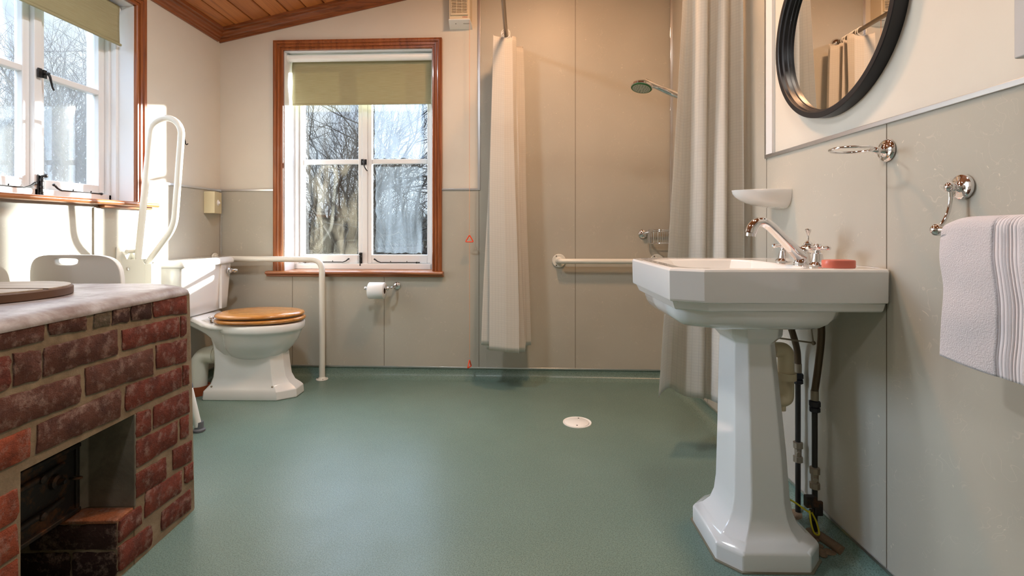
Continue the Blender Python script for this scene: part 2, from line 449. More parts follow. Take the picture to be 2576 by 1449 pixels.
wr = struct('wall_right', bm, M['plaster'], smooth=0)
bm = BM()
box(bm, XR-P, XR, 1.95, Yb(XR)-P, .075, ceil(XR)-.002); box(bm, XR-P, XR, YF, 1.95, .075, 1.255)
obj('wall_panel', bm, M['panel'], wr, smooth=0)
bm = BM()
for y, zt in ((1.95, 1.255), (1.316, 1.255), (.705, 1.255), (2.56, 2.9)): box(bm, XR-P-.0006, XR-.001, y-.0013, y+.0013, .078, zt)
obj('panel_seam', bm, M['seam'], wr, smooth=0)
bm = BM()
loft(bm, [[(XL-.2,YF-.2,-.1),(XR+.2,YF-.2,-.1),(XR+.2,YF-.2,ceil(XR)+.1),(XL-.2,YF-.2,ceil(XL))], [(XL-.2,YF,-.1),(XR+.2,YF,-.1),(XR+.2,YF,ceil(XR)+.1),(XL-.2,YF,ceil(XL))]])
struct('wall_front', bm, M['plaster'], smooth=0)

# ceiling boards
bm = BM(); lay = bm.loops.layers.float_color.new('tint')
bw = .119; x = XL + .012; i = 0
while x < XR:
    x1 = min(x + bw, XR)
    t = random.random(); g = .0045
    fs = loft(bm, [[(x+g, yy, ceil(x)+.004), (x+g+.003, yy, ceil(x)), (x1-g-.003, yy, ceil(x1)), (x1-g, yy, ceil(x1)+.004), (x1-g, yy, ceil(x1)+.02), (x+g, yy, ceil(x)+.02)] for yy in (YF-.1, Yb(x)+.02)])
    for f in fs:
        for l in f.loops: l[lay] = (t, t, t, 1)
    x = x1
fs = loft(bm, [[(XL-.2, yy, ceil(XL)+.010-.04), (XR+.2, yy, ceil(XR)+.012+.04), (XR+.2, yy, ceil(XR)+.12), (XL-.2, yy, ceil(XL)+.12)] for yy in (YF-.15, 3.3)])
for f in fs:
    for l in f.loops: l[lay] = (1,1,1,1)
struct('ceiling', bm, M['pine'], smooth=0)

# cornice
cp = [(0, 0), (.010, 0), (.012, .010), (.020, .013), (.022, .022), (.030, .028), (.034, .040), (.044, .046), (.046, .056), (.056, .060), (.058, .078), (0, .078)]
bm = BM()
loft(bm, [[(XL + d, y, 2.21 + w + SL*d*.6) for d, w in cp] for y in (YF, Yb(XL) - .03)])
struct('trim_1', bm, M['cornice_y'], smooth=25)
bm = BM()
tb = thing('trim_2', None, None, back(0), TH); tb['kind'] = 'structure'
loft(bm, [[(lx, -d, 2.21 + SL*(lx-XL) + w) for d, w in cp] for lx in (XL, XR)])
obj('cornice', bm, M['cornice_x'], tb, 'local', smooth=25)
# metal trims
def trim(k, bm, m='brushed', **kw): return struct('trim_%d' % k, bm, M[m], **kw)
def btrim(k, boxes, m='brushed'):
    t = thing('trim_%d' % k, None, None, back(0), TH); t['kind'] = 'structure'
    bm = BM()
    for b in boxes: box(bm, *b)
    obj('metal_strip', bm, M[m], t, 'local', smooth=0, bevel=.0012)
btrim(3, [(-2.0, -1.62, -.011, 0, 1.226, 1.238), (-.521, -.262, -.011, 0, 1.226, 1.238), (-.278, -.262, -.011, 0, 1.238, ceil(-.27))])
btrim(4, [(XL, XR, -.010, 0, .070, .080)])
btrim(5, [(-1.999, -1.985, -.016, 0, .08, 1.232)], 'chrome')
btrim(6, [(.950, .969, -.018, 0, .08, ceil(.95))], 'chrome')
bm = BM(); box(bm, XL, XL+.011, YF, LY0-.07, 1.224, 1.236); box(bm, XL, XL+.011, LY1+.065, Yb(XL), 1.224, 1.236); trim(7, bm, smooth=0)
bm = BM(); box(bm, XL, XL+.012, 2.262, 2.300, .08, 1.075); trim(8, bm, 'trim_grey', smooth=0, bevel=.002)
bm = BM(); box(bm, XR-.012, XR, YF, 1.957, 1.249, 1.262); box(bm, XR-.012, XR, 1.943, 1.957, 1.262, ceil(XR)); trim(9, bm, smooth=0, bevel=.0015)
bm = BM(); box(bm, XR-.0125, XR, 1.897, 1.943, 1.2625, ceil(XR)); trim(10, bm, 'white_paint', smooth=0)
bm = BM(); box(bm, XR-.010, XR, YF, Yb(XR), .070, .079); trim(11, bm, smooth=0)
bm = BM(); box(bm, XL, XL+.010, YF, Yb(XL), .070, .079); trim(12, bm, smooth=0)

# ------------------------------------------------------------------ windows
casp = [(0,0),(0,.012),(.004,.017),(.010,.017),(.013,.012),(.018,.013),(.020,.020),(.030,.022),(.033,.017),(.038,.017),(.042,.024),(.050,.026),(.056,.021),(.064,.019),(.064,0)]
def iron_stay(bm, a, b, tip_up, out):
    """casement stay bar from a to b with a curled handle beyond a; out: unit vector into the room"""
    a = Vector(a); b = Vector(b); o = Vector(out); d = (b-a).normalized(); L = (b-a).length; up = Vector((0,0,1))
    P = [a - d*.05 + up*.022 + o*.012, a - d*.045 + up*.020 + o*.012, a - d*.030 + up*.008+o*.010, a - d*.008 + o*.008, a + o*.008]
    tube(bm, smooth_path(P, 4), [.0055 - .0028*i/16 for i in range(17)], 10)
    sphere(bm, P[0], .0065, 10)
    tube(bm, [a + o*.008, b + o*.008], .0032, 8)
    for t in (.25, .72):
        q = a + d*L*t; tube(bm, [q, q + o*.006, q + o*.008 + up*.010], .0026, 8)
    sphere(bm, b + o*.008, .006, 10); tube(bm, [b, b + o*.012], .006, 10)
    tube(bm, [b + d*.002, b + d*.020], .004, 8)
def iron_latch(bm, c, along, out):
    c = Vector(c); al = Vector(along); o = Vector(out); up = Vector((0,0,1))
    for s, h in ((-.011, .020), (.011, .018)):
        q = c + al*s
        for k in range(1): 
            vs = [q + al*x + up*z + o*y for y in (0, .007) for x, z in ((-.008,-h),(.008,-h),(.008,h),(-.008,h))]
            V = [bm.verts.new(p) for p in vs]
            for f in ((3,2,1,0),(4,5,6,7),(0,1,5,4),(1,2,6,5),(2,3,7,6),(3,0,4,7)): bm.faces.new([V[i] for i in f])
    q = c + al*.006
    tube(bm, [q, q + o*.024], .005, 10); sphere(bm, q + o*.024, .008, 12)
    H = [q + o*.024, q + o*.030 - up*.012 + al*.002, q + o*.030 - up*.035 + al*.008, q + o*.026 - up*.055 + al*.018, q + o*.024 - up*.064 + al*.027]
    tube(bm, smooth_path(H, 4), [.0055 - .0018*i/16 for i in range(17)], 10)
def iron_bolt(bm, c, along, out):
    c = Vector(c); al = Vector(along); o = Vector(out); up = Vector((0,0,1))
    vs = [c + al*x + up*z + o*y for y in (0, .005) for x, z in ((-.010,-.045),(.010,-.045),(.010,.045),(-.010,.045))]
    V = [bm.verts.new(p) for p in vs]
    for f in ((3,2,1,0),(4,5,6,7),(0,1,5,4),(1,2,6,5),(2,3,7,6),(3,0,4,7)): bm.faces.new([V[i] for i in f])
    q = c + o*.010
    prof = [(.005,-.046),(.008,-.044),(.008,-.034),(.006,-.032),(.006,-.018),(.0085,-.016),(.0085,-.008),(.006,-.006),(.006,.012),(.009,.014),(.009,.024),(.005,.028),(.005,.036)]
    lathe(bm, prof, q, (0,0,1), 14)
    tube(bm, [q + up*.036, q + up*.038 + o*.012], .0055, 10); sphere(bm, q + up*.038 + o*.014 + al*.003, .009, 12)

# back window (local frame of back wall)
w1 = thing('window_1', None, None, back(0), TH); w1['kind'] = 'structure'
bm = BM()
cs = [(-1.567, .70), (-1.567, 2.153), (-.576, 2.153), (-.576, .70)]
dirs = [(-1, 0), (-1, 1), (1, 1), (1, 0)]
loft(bm, [[(x + dx*u, -d, z + dz*u) for u, d in casp] for (x, z), (dx, dz) in zip(cs, dirs)])
obj('casing', bm, M['casing_v'], w1, 'local', smooth=22)
bm = BM()   # sill with nosing
sp = [(.17, .700), (-.035, .700), (-.046, .697), (-.050, .688), (-.046, .679), (-.038, .676), (-.030, .676), (-.030, .664), (-.012, .662), (0, .662), (.0, .676), (.17, .676)]
loft(bm, [[(lx, y, z) for y, z in sp] for lx in (-1.672, -.500)])
obj('window_sill', bm, M['casing_h'], w1, 'local', smooth=25, bevel=.004)
FY = .165
def frame_bars(bm, bars):
    for b in bars: box(bm, *b)
bm = BM()
frame_bars(bm, [(-1.565,-1.540,FY-.03,FY+.05,.70,2.153), (-.622,-.576,FY-.03,FY+.05,.70,2.153), (-1.097,-1.060,FY-.012,FY+.05,.70,2.153),
                (-1.565,-.576,FY-.03,FY+.05,.70,.738), (-1.565,-.576,FY-.03,FY+.05,2.11,2.153)])
obj('window_frame', bm, M['white_paint'], w1, 'local', smooth=0, bevel=.003)
def sash(x0, x1, gx0, gx1, gz0, gz1, b0, b1, z0, z1, y, parent, label=None):
    bm = BM()
    frame_bars(bm, [(x0, gx0, y, y+.036, z0, z1), (gx1, x1, y, y+.036, z0, z1), (gx0, gx1, y, y+.036, z0, gz0), (gx0, gx1, y, y+.036, gz1, z1), (gx0, gx1, y+.003, y+.034, b0, b1)])
    return bm
s1 = obj('sash', sash(-1.540,-1.097,-1.510,-1.126,.798,2.06,1.424,1.457,.738,2.11,FY-.006,w1), M['white_paint'], w1, 'local', smooth=0, bevel=.005)
s2 = obj('sash', sash(-1.060,-.622,-1.031,-.646,.798,2.06,1.424,1.457,.738,2.11,FY-.006,w1), M['white_paint'], w1, 'local', smooth=0, bevel=.005)
for s, x0, x1, lo, hi in ((s1,-1.512,-1.124,'glass_streak','glass_clear'), (s2,-1.033,-.644,'glass_clear','glass_clear')):
    for z0, z1, mm in ((.796, 1.426, lo), (1.455, 2.062, hi)):
        bm = BM(); box(bm, x0, x1, FY+.008, FY+.012, z0, z1)
        obj('window_pane', bm, M[mm], s, 'local', smooth=0)
def fogshape(bm, x0, x1, z0, z1, y, seed):
    rnd = random.Random(seed); pts = []
    def edge(a, b, k):
        for i in range(k):
            t = i/k; p = (a[0]+(b[0]-a[0])*t, a[1]+(b[1]-a[1])*t)
            pts.append((p[0]+rnd.uniform(-.006,.006), p[1]+rnd.uniform(-.006,.006)))
    c = [(x0,z0),(x1,z0),(x1,z1),(x0,z1)]
    for i in range(4): edge(c[i], c[(i+1)%4], 14)
    loft(bm, [[(x, y, z) for x, z in pts], [(x, y+.0004, z) for x, z in pts]])
bm = BM(); fogshape(bm, -1.018, -.672, 1.462, 2.055, FY+.0072, 3)
o = obj('misted_patch', bm, M['fog_film'], s2, 'local', smooth=0)
bm = BM(); fogshape(bm, -1.006, -.680, .81, 1.402, FY+.0072, 5)
o = obj('misted_patch', bm, M['glass_fog'], s2, 'local', smooth=0)
bm = BM(); iron_latch(bm, (-1.082, FY-.014, 1.435), (1,0,0), (0,-1,0)); obj('casement_latch', bm, M['blackiron'], w1, 'local')
bm = BM(); iron_bolt(bm, (-1.104, FY-.014, .768), (1,0,0), (0,-1,0)); obj('window_bolt', bm, M['blackiron'], w1, 'local')
bm = BM(); iron_stay(bm, (-1.235, FY-.014, .748), (-1.49, FY-.014, .748), 1, (0,-1,0)); obj('window_stay', bm, M['blackiron'], w1, 'local')
bm = BM(); iron_stay(bm, (-.955, FY-.014, .746), (-.715, FY-.014, .746), 1, (0,-1,0)); obj('window_stay', bm, M['blackiron'], w1, 'local')

# left window
w2 = thing('window_2', None, None, (XL, 0, 0)); w2['kind'] = 'structure'
bm = BM()
cs = [(LY0, 1.10), (LY0, 2.13), (LY1, 2.13), (LY1, 1.10)]
loft(bm, [[(XL + d, y + dy*u, z + dz*u*.99) for u, d in casp] for (y, z), (dy, dz) in zip(cs, dirs)])
obj('casing', bm, M['casing_v'], w2, smooth=22)
bm = BM()
sp2 = [(-.15, 1.113), (.045, 1.113), (.056, 1.110), (.060, 1.101), (.056, 1.091), (.046, 1.088), (-.15, 1.088)]
loft(bm, [[(XL + d, y, z) for d, z in sp2] for y in (LY0-.10, LY1+.105)])
loft(bm, [[(XL + d, y, z) for d, z in [(.0,1.088),(.034,1.088),(.032,1.076),(0,1.074)]] for y in (2.295, LY1+.085)])
obj('window_sill', bm, M['casing_y'], w2, smooth=25, bevel=.003)
GX = XL - .15
bm = BM()
def fb2(bm, bars, x0, x1):
    for y0, y1, z0, z1 in bars: box(bm, x0, x1, y0, y1, z0, z1)
fb2(bm, [(LY0,LY0+.03,1.113,2.13),(LY1-.03,LY1,1.113,2.13),(2.100,2.135,1.113,2.13),(LY0,LY1,1.113,1.150),(LY0,LY1,2.09,2.13)], GX-.03, GX+.042)
box(bm, GX+.042, GX+.07, LY1-.018, LY1, 1.113, 2.13)
obj('window_frame', bm, M['white_paint'], w2, smooth=0, bevel=.003)
for y0, y1, g0, g1, gm in ((LY0+.03, 2.100, 1.785, 2.068, 'glass_dusty'), (2.135, LY1-.03, 2.166, 2.450, 'glass_dusty')):
    bm = BM(); fb2(bm, [(y0,g0,1.150,2.09),(g1,y1,1.150,2.09),(g0,g1,1.150,1.194),(g0,g1,2.05,2.09),(g0,g1,1.648,1.676)], GX-.016, GX+.022)
    s = obj('sash', bm, M['white_paint'], w2, smooth=0, bevel=.005)
    for z0, z1 in ((1.192, 1.65), (1.674, 2.052)):
        bm = BM(); box(bm, GX-.002, GX+.002, g0-.002, g1+.002, z0, z1); obj('window_pane', bm, M[gm], s, smooth=0)
bm = BM(); iron_latch(bm, (GX+.048, 2.125, 1.655), (0,1,0), (1,0,0)); obj('casement_latch', bm, M['blackiron'], w2)
bm = BM(); iron_bolt(bm, (GX+.048, 2.117, 1.168), (0,1,0), (1,0,0)); obj('window_bolt', bm, M['blackiron'], w2)
bm = BM(); iron_stay(bm, (GX+.034, 2.235, 1.150), (GX+.034, 2.44, 1.150), 1, (1,0,0)); obj('window_stay', bm, M['blackiron'], w2)
bm = BM(); iron_stay(bm, (GX+.034, 2.05, 1.150), (GX+.034, 1.82, 1.150), 1, (1,0,0)); obj('window_stay', bm, M['blackiron'], w2)

# ------------------------------------------------------------------ cloth grids
def uvgrid(bm, f, nu, nv, su=1, sv=1):
    uv = bm.loops.layers.uv.verify()
    V = [[bm.verts.new(f(i/nu, j/nv)) for j in range(nv+1)] for i in range(nu+1)]
    Ls = [0]
    for i in range(nu): Ls.append(Ls[-1] + (V[i+1][0].co - V[i][0].co).length)
    for i in range(nu):
        for j in range(nv):
            F = bm.faces.new((V[i][j], V[i+1][j], V[i+1][j+1], V[i][j+1]))
            for l, (a, b) in zip(F.loops, ((i,j),(i+1,j),(i+1,j+1),(i,j+1))):
                l[uv].uv = (Ls[a]*su, b/nv*sv)
    return V

# blinds
rb = bthing('roller_blind', 'olive green roller blind half lowered in the far window above the taps-side room end', 'blind', -1.07, 2.12, .10)
rb['label'] = 'olive roller blind in the far window, a short way down'
bm = BM()
uvgrid(bm, lambda u, v: (-1.545 + u*.946 - .004*math.sin(v*9)*(u<.01), .078 - .010*math.sin(v*3.1)*(.3+.7*abs(2*u-1)), 2.122 - v*.312), 40, 24, 1, .33)
obj('blind_fabric', bloc(bm, -1.07, 2.12, .10), M['blind'], rb, 'local', smooth=60, solid=.0012)
bm = BM(); tube(bm, [(-1.553,.052,2.119), (-.592,.052,2.119)], .0235, 20); obj('roller_tube', bloc(bm, -1.07, 2.12, .10), M['plastic'], rb, 'local')
for xa, xb in ((-1.563,-1.552),(-.591,-.582)):
    bm = BM(); tube(bm, [(xa,.052,2.119), (xb,.052,2.119)], .027, 20); obj('bracket', bloc(bm, -1.07, 2.12, .10), M['plastic'], rb, 'local')
bm = BM(); tube(bm, [(-1.543,.078,1.816), (-.601,.078,1.816)], .006, 10)
obj('bottom_bar', bloc(bm, -1.07, 2.12, .10), M['blind'], rb, 'local')
bm = BM()
for k in range(58): sphere(bm, (-.590, .098, 2.13 - k*.0058), .0019, 6)
obj('bead_chain', bloc(bm, -1.07, 2.12, .10), M['plastic'], rb, 'local')

lb = thing('roller_blind', 'olive roller blind in the left window beside the camera', 'blind', (XL-.05, 2.12, 2.12))
bm = BM()
uvgrid(bm, lambda u, v: (XL-.055 + .012*math.sin(v*PI)*(1 if u>.97 else .3), 1.755 + u*.735 - .018*math.sin(v*PI)*u**6, 2.115 - v*.195), 40, 16, 1, .2)
obj('blind_fabric', bm, M['blind'], lb, smooth=60, solid=.0012)
bm = BM(); tube(bm, [(XL-.08,1.75,2.102), (XL-.08,2.50,2.102)], .022, 18); obj('roller_tube', bm, M['plastic'], lb)
bm = BM(); box(bm, XL-.061, XL-.049, 1.757, 2.498, 1.912, 1.924); obj('bottom_bar', bm, M['blind'], lb, bevel=.003)

# ------------------------------------------------------------------ toilet
TY = 2.88
def sect(x0, x1, hw, z, n=40, pf=2.2, pb=2.6, xc=None):
    """closed outline, x0 back .. x1 front"""
    xc = (x0+x1)/2 if xc is None else xc; pts = []
    for k in range(n):
        a = 2*PI*k/n; ca, sa = math.cos(a), math.sin(a)
        p = pf if ca > 0 else pb; R = (x1-xc) if ca > 0 else (xc-x0)
        pts.append((xc + R*abs(ca)**(2/p)*(1 if ca>0 else -1), TY + hw*abs(sa)**(2/p)*(1 if sa>0 else -1), z))
    return pts
def chamsec(x0, x1, hw, z, cf, cb=.012):
    k = 4; P = [(x0, -hw+cb), (x0+cb, -hw), (x1-cf, -hw), (x1, -hw+cf*.75), (x1, hw-cf*.75), (x1-cf, hw), (x0+cb, hw), (x0, hw-cb)]
    return [(x, TY+y, z) for x, y in P]
toi = thing('toilet', 'white close-coupled toilet with a honey wood seat by the far left corner', 'toilet', (-1.6, TY, 0))
bm = BM()
secs = [(-1.815,-1.300,.112,0,.085), (-1.817,-1.297,.114,.006,.085), (-1.812,-1.300,.112,.048,.085), (-1.800,-1.312,.104,.062,.08), (-1.782,-1.345,.092,.085,.07), (-1.770,-1.366,.086,.12,.06),
        (-1.765,-1.376,.083,.18,.055), (-1.768,-1.385,.083,.26,.055), (-1.778,-1.41,.083,.32,.05), (-1.80,-1.45,.085,.38,.04)]
loft(bm, [chamsec(*s) for s in secs])
pd = obj('pedestal', bm, M['porcelain'], toi, bevel=.010, seg=3, smooth=30, bang=28)
bm = BM()
bs = [(-1.60,-1.47,.03,.205), (-1.665,-1.43,.075,.218), (-1.70,-1.385,.105,.245), (-1.715,-1.35,.132,.285), (-1.722,-1.322,.150,.325), (-1.726,-1.306,.162,.365), (-1.728,-1.300,.167,.380),
      (-1.735,-1.292,.176,.386), (-1.738,-1.287,.180,.396), (-1.738,-1.286,.180,.425), (-1.732,-1.292,.175,.432), (-1.68,-1.335,.13,.432), (-1.675,-1.34,.125,.42), (-1.64,-1.37,.09,.33)]
loft(bm, [sect(*s) for s in bs])
obj('bowl', bm, M['porcelain'], toi, smooth=60)
bm = BM()   # shelf carrying the cistern, with the neck that joins it to the pedestal
ns = 14; rings = []
for i in range(ns+1):
    t = i/ns; x = -1.66 - .335*t
    q = min(max((t-.28)/.38,0),1); zt = .430 + .048*(3*q*q - 2*q*q*q)
    zb = zt - .030; hw = .150 - .020*min(1, t*3) + .030*max(0,(t-.75)/.25)
    rings.append([(x, TY-hw+.014, zb), (x, TY-hw, zb+.008), (x, TY-hw, zt-.008), (x, TY-hw+.010, zt), (x, TY+hw-.010, zt), (x, TY+hw, zt-.008), (x, TY+hw, zb+.008), (x, TY+hw-.014, zb)])
loft(bm, rings); obj('rear_shelf', bm, M['porcelain'], toi, smooth=60)
bm = BM(); rings = []
for x, zb, hw in ((-1.62,.22,.084),(-1.70,.235,.084),(-1.745,.272,.085),(-1.765,.325,.090),(-1.80,.362,.098),(-1.84,.390,.106),(-1.89,.415,.112),(-1.94,.432,.114)):
    zt = .425 if x > -1.80 else .455
    rings.append([(x, TY-hw+.02, zb), (x, TY-hw, zb+.02), (x, TY-hw-.006, zt), (x, TY+hw+.006, zt), (x, TY+hw, zb+.02), (x, TY+hw-.02, zb)])
loft(bm, rings); obj('neck', bm, M['porcelain'], toi, smooth=60)
bm = BM()
def rrect(x0, x1, y0, y1, z, r=.025, k=4):
    pts = []
    for cx, cy, a0 in ((x1-r,y1-r,0),(x0+.006,y1-.006,90),(x0+.006,y0+.006,180),(x1-r,y0+r,270)):
        rr = r if a0 in (0, 270) else .006
        for i in range(k+1):
            a = math.radians(a0 + 90*i/k); pts.append((cx+rr*math.cos(a), cy+rr*math.sin(a), z))
    return pts
CY0, CY1 = 2.622, 3.112
loft(bm, [rrect(XL+.008, -1.845+d, CY0+.02-d, CY1-.02+d, z) for d, z in ((-.012,.480),(-.004,.486),(.0,.55),(.008,.70),(.012,.765))])
box(bm, -1.84, -1.826, CY1-.135, CY1-.131, .49, .76)
obj('cistern', bm, M['porcelain'], toi, smooth=50)
bm = BM()
loft(bm, [rrect(XL+.007, -1.818+d, CY0+.0-d, CY1+.0+d, z, .03) for d, z in ((-.006,.760),(.0,.764),(.002,.772),(0,.792),(-.006,.800),(-.018,.803))])
obj('cistern_lid', bm, M['porcelain'], toi, smooth=60)
bm = BM()
lathe(bm, [(.0,0),(.020,0),(.020,.006),(.013,.010),(.013,.022)], (-1.828, 3.055, .715), (1,0,0), 20)
tube(bm, smooth_path([(-1.808,3.055,.715),(-1.800,3.060,.718),(-1.797,3.068,.716)],4), .009, 12); sphere(bm, (-1.797,3.075,.713), .014, 14)
obj('flush_lever', bm, M['chrome'], toi)
def seatring(x0, x1, hw, z0, z1, hole, tilt=0):
    bm = BM()
    def s(dx, z): return [(x, y, zz + tilt*(x+1.79)) for x, y, zz in sect(x0+dx, x1-dx, hw-dx, z, 48, 2.1, 2.3, -1.56)]
    if hole: 
        loft(bm, [s(.004,z0), s(0,z0+.006), s(0,z1-.008), s(.006,z1-.002), s(.018,z1), s(.065,z1-.001), s(.07,z1-.006), s(.07,z0)], loop=True)
    else: loft(bm, [s(.006,z0), s(0,z0+.005), s(.0,z0+.010), s(.006,z0+.017), s(.02,z0+.021), s(.06,z0+.024), s(.12,z0+.024)])
    return bm
obj('seat', seatring(-1.775, -1.277, .186, .440, .461, True, .004), M['oak'], toi, smooth=60)
obj('seat_cover', seatring(-1.775, -1.284, .184, .468, .49, False, .006), M['oak'], toi, smooth=60)
for dy in (-.08, .08):
    bm = BM(); lathe(bm, [(.012,0),(.012,.008),(.006,.010),(.006,.022)], (-1.782, TY+dy-.0, .432), (0,0,1), 16); sphere(bm, (-1.782, TY+dy, .463), .011, 14); tube(bm, [(-1.782,TY+dy,.463),(-1.765,TY+dy,.463)], .005, 10)
    obj('seat_hinge', bm, M['chrome'], toi)
for x in (-1.765, -1.415):
    bm = BM(); lathe(bm, [(.0,0),(.007,.0),(.007,.003),(.003,.005),(.0,.005)], (x, TY-.094, .074), (0,-.8,.6), 14); obj('floor_screw', bm, M['valve'], toi)
bm = BM()
P = bend([(-1.755,TY,.235),(-1.895,TY,.235),(-1.905,TY,.05)], .09, 10)
tube(bm, P, .047, 24)
tube(bm, [(-1.80,TY,.235),(-1.83,TY,.235)], .053, 24); tube(bm, [(-1.755,TY,.235),(-1.77,TY,.235)], .041, 20)
obj('soil_pipe', bm, M['pipe_white'], toi)
bm = BM(); lathe(bm, [(.050,0),(.062,0),(.062,.052),(.054,.052),(.05,.04)], (-1.905, TY, .001), (0,0,1), 32)
setprops(obj('pipe_collar', bm, M['terracotta'], None, at=(-1.905,TY,0)), 'terracotta drain socket on the floor under the toilet waste pipe', 'pipe socket')
bm = BM(); tube(bm, smooth_path([(-1.93,TY-.11,.44),(-1.95,TY-.12,.38),(-1.975,TY-.14,.33),(-1.98,TY-.15,.30)],5), .007, 10)
obj('inlet_pipe', bm, M['valve'], toi)

# ------------------------------------------------------------------ rails
def flange(bm, c, ax, R=.038, t=.008, screws=3, hub=.019):
    lathe(bm, [(0,0),(R,0),(R,t*.6),(R-.003,t),(hub+.006,t),(hub,t+.010)], c, ax, 32)
def screws(bm, c, ax, R, t, k=3, ph=.5, rs=.0042):
    c = Vector(c); ax = Vector(ax).normalized(); u, v = ring_frame(ax)
    for i in range(k):
        a = ph + 2*PI*i/k; lathe(bm, [(0,0),(rs,0),(rs,.0015),(0,.0018)], c + ax*t + (u*math.cos(a)+v*math.sin(a))*R, ax, 10)
def screw3(par, c, ax, R, t, ph=.5, local=None):
    for i in range(3):
        bm = BM(); c0_ = Vector(c); a_ = Vector(ax).normalized(); u, v = ring_frame(a_); a = ph + 2*PI*i/3
        lathe(bm, [(0,0),(.0042,0),(.0042,.0015),(0,.0018)], c0_ + a_*t + (u*math.cos(a)+v*math.sin(a))*R, a_, 10)
        if local: obj('flange_screw', bloc(bm, *local), M['seam'], par, 'local')
        else: obj('flange_screw', bm, M['seam'], par)
fr = thing('support_rail', 'white L-shaped support rail standing on the floor right of the toilet', 'grab rail', (-1.285, 3.165, 0))
bm = BM(); tube(bm, bend([(XL+.008,3.166,.782),(-1.285,3.166,.778),(-1.285,3.166,.012)], .075, 10), .0185, 20); obj('rail_tube', bm, M['rail'], fr)
for c_, a_ in (((-1.285,3.166,.0015),(0,0,1)), ((XL+.0125,3.166,.782),(1,0,0))):
    bm = BM(); flange(bm, c_, a_); f_ = obj('flange', bm, M['rail'], fr); screw3(f_, c_, a_, .030, .008)

gb = bthing('grab_bar', 'short white horizontal grab bar on the shower wall', 'grab rail', .56, .77)
bm = BM(); tube(bm, bend([(.246,-.008,.771),(.246,-.062,.771),(.868,-.062,.771),(.868,-.008,.771)], .02, 6), .0165, 20); obj('bar', bloc(bm,.56,.77), M['rail'], gb, 'local')
for x, zz in ((.246,.771),(.868,.781)):
    bm = BM(); flange(bm, (x,-.0075,.771), (0,-1,0), .044); f_ = obj('flange', bloc(bm,.56,.77), M['rail'], gb, 'local')
    screw3(f_, (x,-.0075,.771), (0,-1,0), .034, .008, 1.05, (.56,.77))

hr = thing('hinged_support_rail', 'white folding arm rail raised upright against the left wall', 'grab rail', (XL+.05, 2.45, .80))
bm = BM()
HY = 2.45
P = [(-1.925,HY,.80),(-1.862,HY,1.42)]
arc = [Vector((-1.785+.078*math.cos(a), HY, 1.455+.078*math.sin(a))) for a in [PI-PI*i/12 for i in range(13)]]
P2 = [Vector((-1.934,HY,.78))] + arc + bend([(-1.707,HY,1.44),(-1.714,HY,1.36),(-1.742,HY,.985),(-1.88,HY,.80)], .06, 7)[1:]
tube(bm, P2, .0155, 18)
obj('arm_loop', bm, M['rail'], hr)
bm = BM()
box(bm, XL+.0065, XL+.014, HY-.06, HY+.055, .64, .885)
obj('wall_plate', bm, M['rail'], hr, bevel=.003)
bm = BM()
loft(bm, [[(x,y,z) for x, z in ((XL+.013,.66),(-1.885,.66),(-1.862,.69),(-1.862,.79),(-1.885,.822),(-1.96,.822),(XL+.013,.868))] for y in (HY-.032, HY-.028)])
loft(bm, [[(x,y,z) for x, z in ((XL+.013,.66),(-1.885,.66),(-1.862,.69),(-1.862,.79),(-1.885,.822),(-1.96,.822),(XL+.013,.868))] for y in (HY+.028, HY+.032)])
box(bm, -1.868, -1.835, HY-.034, HY+.034, .68, .80)
obj('hinge_bracket', bm, M['rail'], hr, bevel=.002)
bm = BM(); tube(bm, [(XL+.05,HY-.045,.862),(XL+.05,HY+.04,.862)], .010, 14); obj('locking_pin', bm, M['rail'], hr)
bm = BM(); lathe(bm, [(0,0),(.009,0),(.009,.003),(.005,.005),(0,.005)], (-1.955,HY-.032,.775), (0,-1,0), 14); obj('bolt_head', bm, M['chrome'], hr)

# ------------------------------------------------------------------ shower chair (behind the brick copper)
ch = thing('shower_chair', 'white plastic shower chair half hidden behind the brick copper', 'chair', (-1.765, 2.12, 0))
bm = BM()
def backp(u, v):
    return None
yk = 1.905
outer = []
for k in range(40):
    a = 2*PI*k/40; ca, sa = math.cos(a), math.sin(a); p = 5
    outer.append((-1.765 + .185*abs(ca)**(2/p)*(1 if ca>0 else -1), .70 + .172*abs(sa)**(2/p)*(1 if sa>0 else -1)))
hole = [(-1.781 + .046*abs(math.cos(2*PI*k/40))**.6*(1 if math.cos(2*PI*k/40)>0 else -1)*(1+.16*math.sin(2*PI*k/40)), .845 + .013*abs(math.sin(2*PI*k/40))**.6*(1 if math.sin(2*PI*k/40)>0 else -1)) for k in range(40)]
def yy(x, z, d): return yk + d - .05*(z-.7) + .6*(x+1.765)**2
loft(bm, [[(x, yy(x,z,0), z) for x, z in outer], [(x, yy(x,z,.022), z) for x, z in outer], [(x, yy(x,z,.022), z) for x, z in hole], [(x, yy(x,z,0), z) for x, z in hole]], loop=True)
obj('backrest', bm, M['plastic'], ch, bevel=.004)
bm = BM(); loft(bm, [[(x, y, z) for x, y in [(-1.765+.19*abs(math.cos(t))**.4*(1 if math.cos(t)>0 else -1), 2.13+.19*abs(math.sin(t))**.4*(1 if math.sin(t)>0 else -1)) for t in [2*PI*k/40 for k in range(40)]]] for z in (.44, .455, .465)])
obj('seat', bm, M['plastic'], ch, bevel=.006)
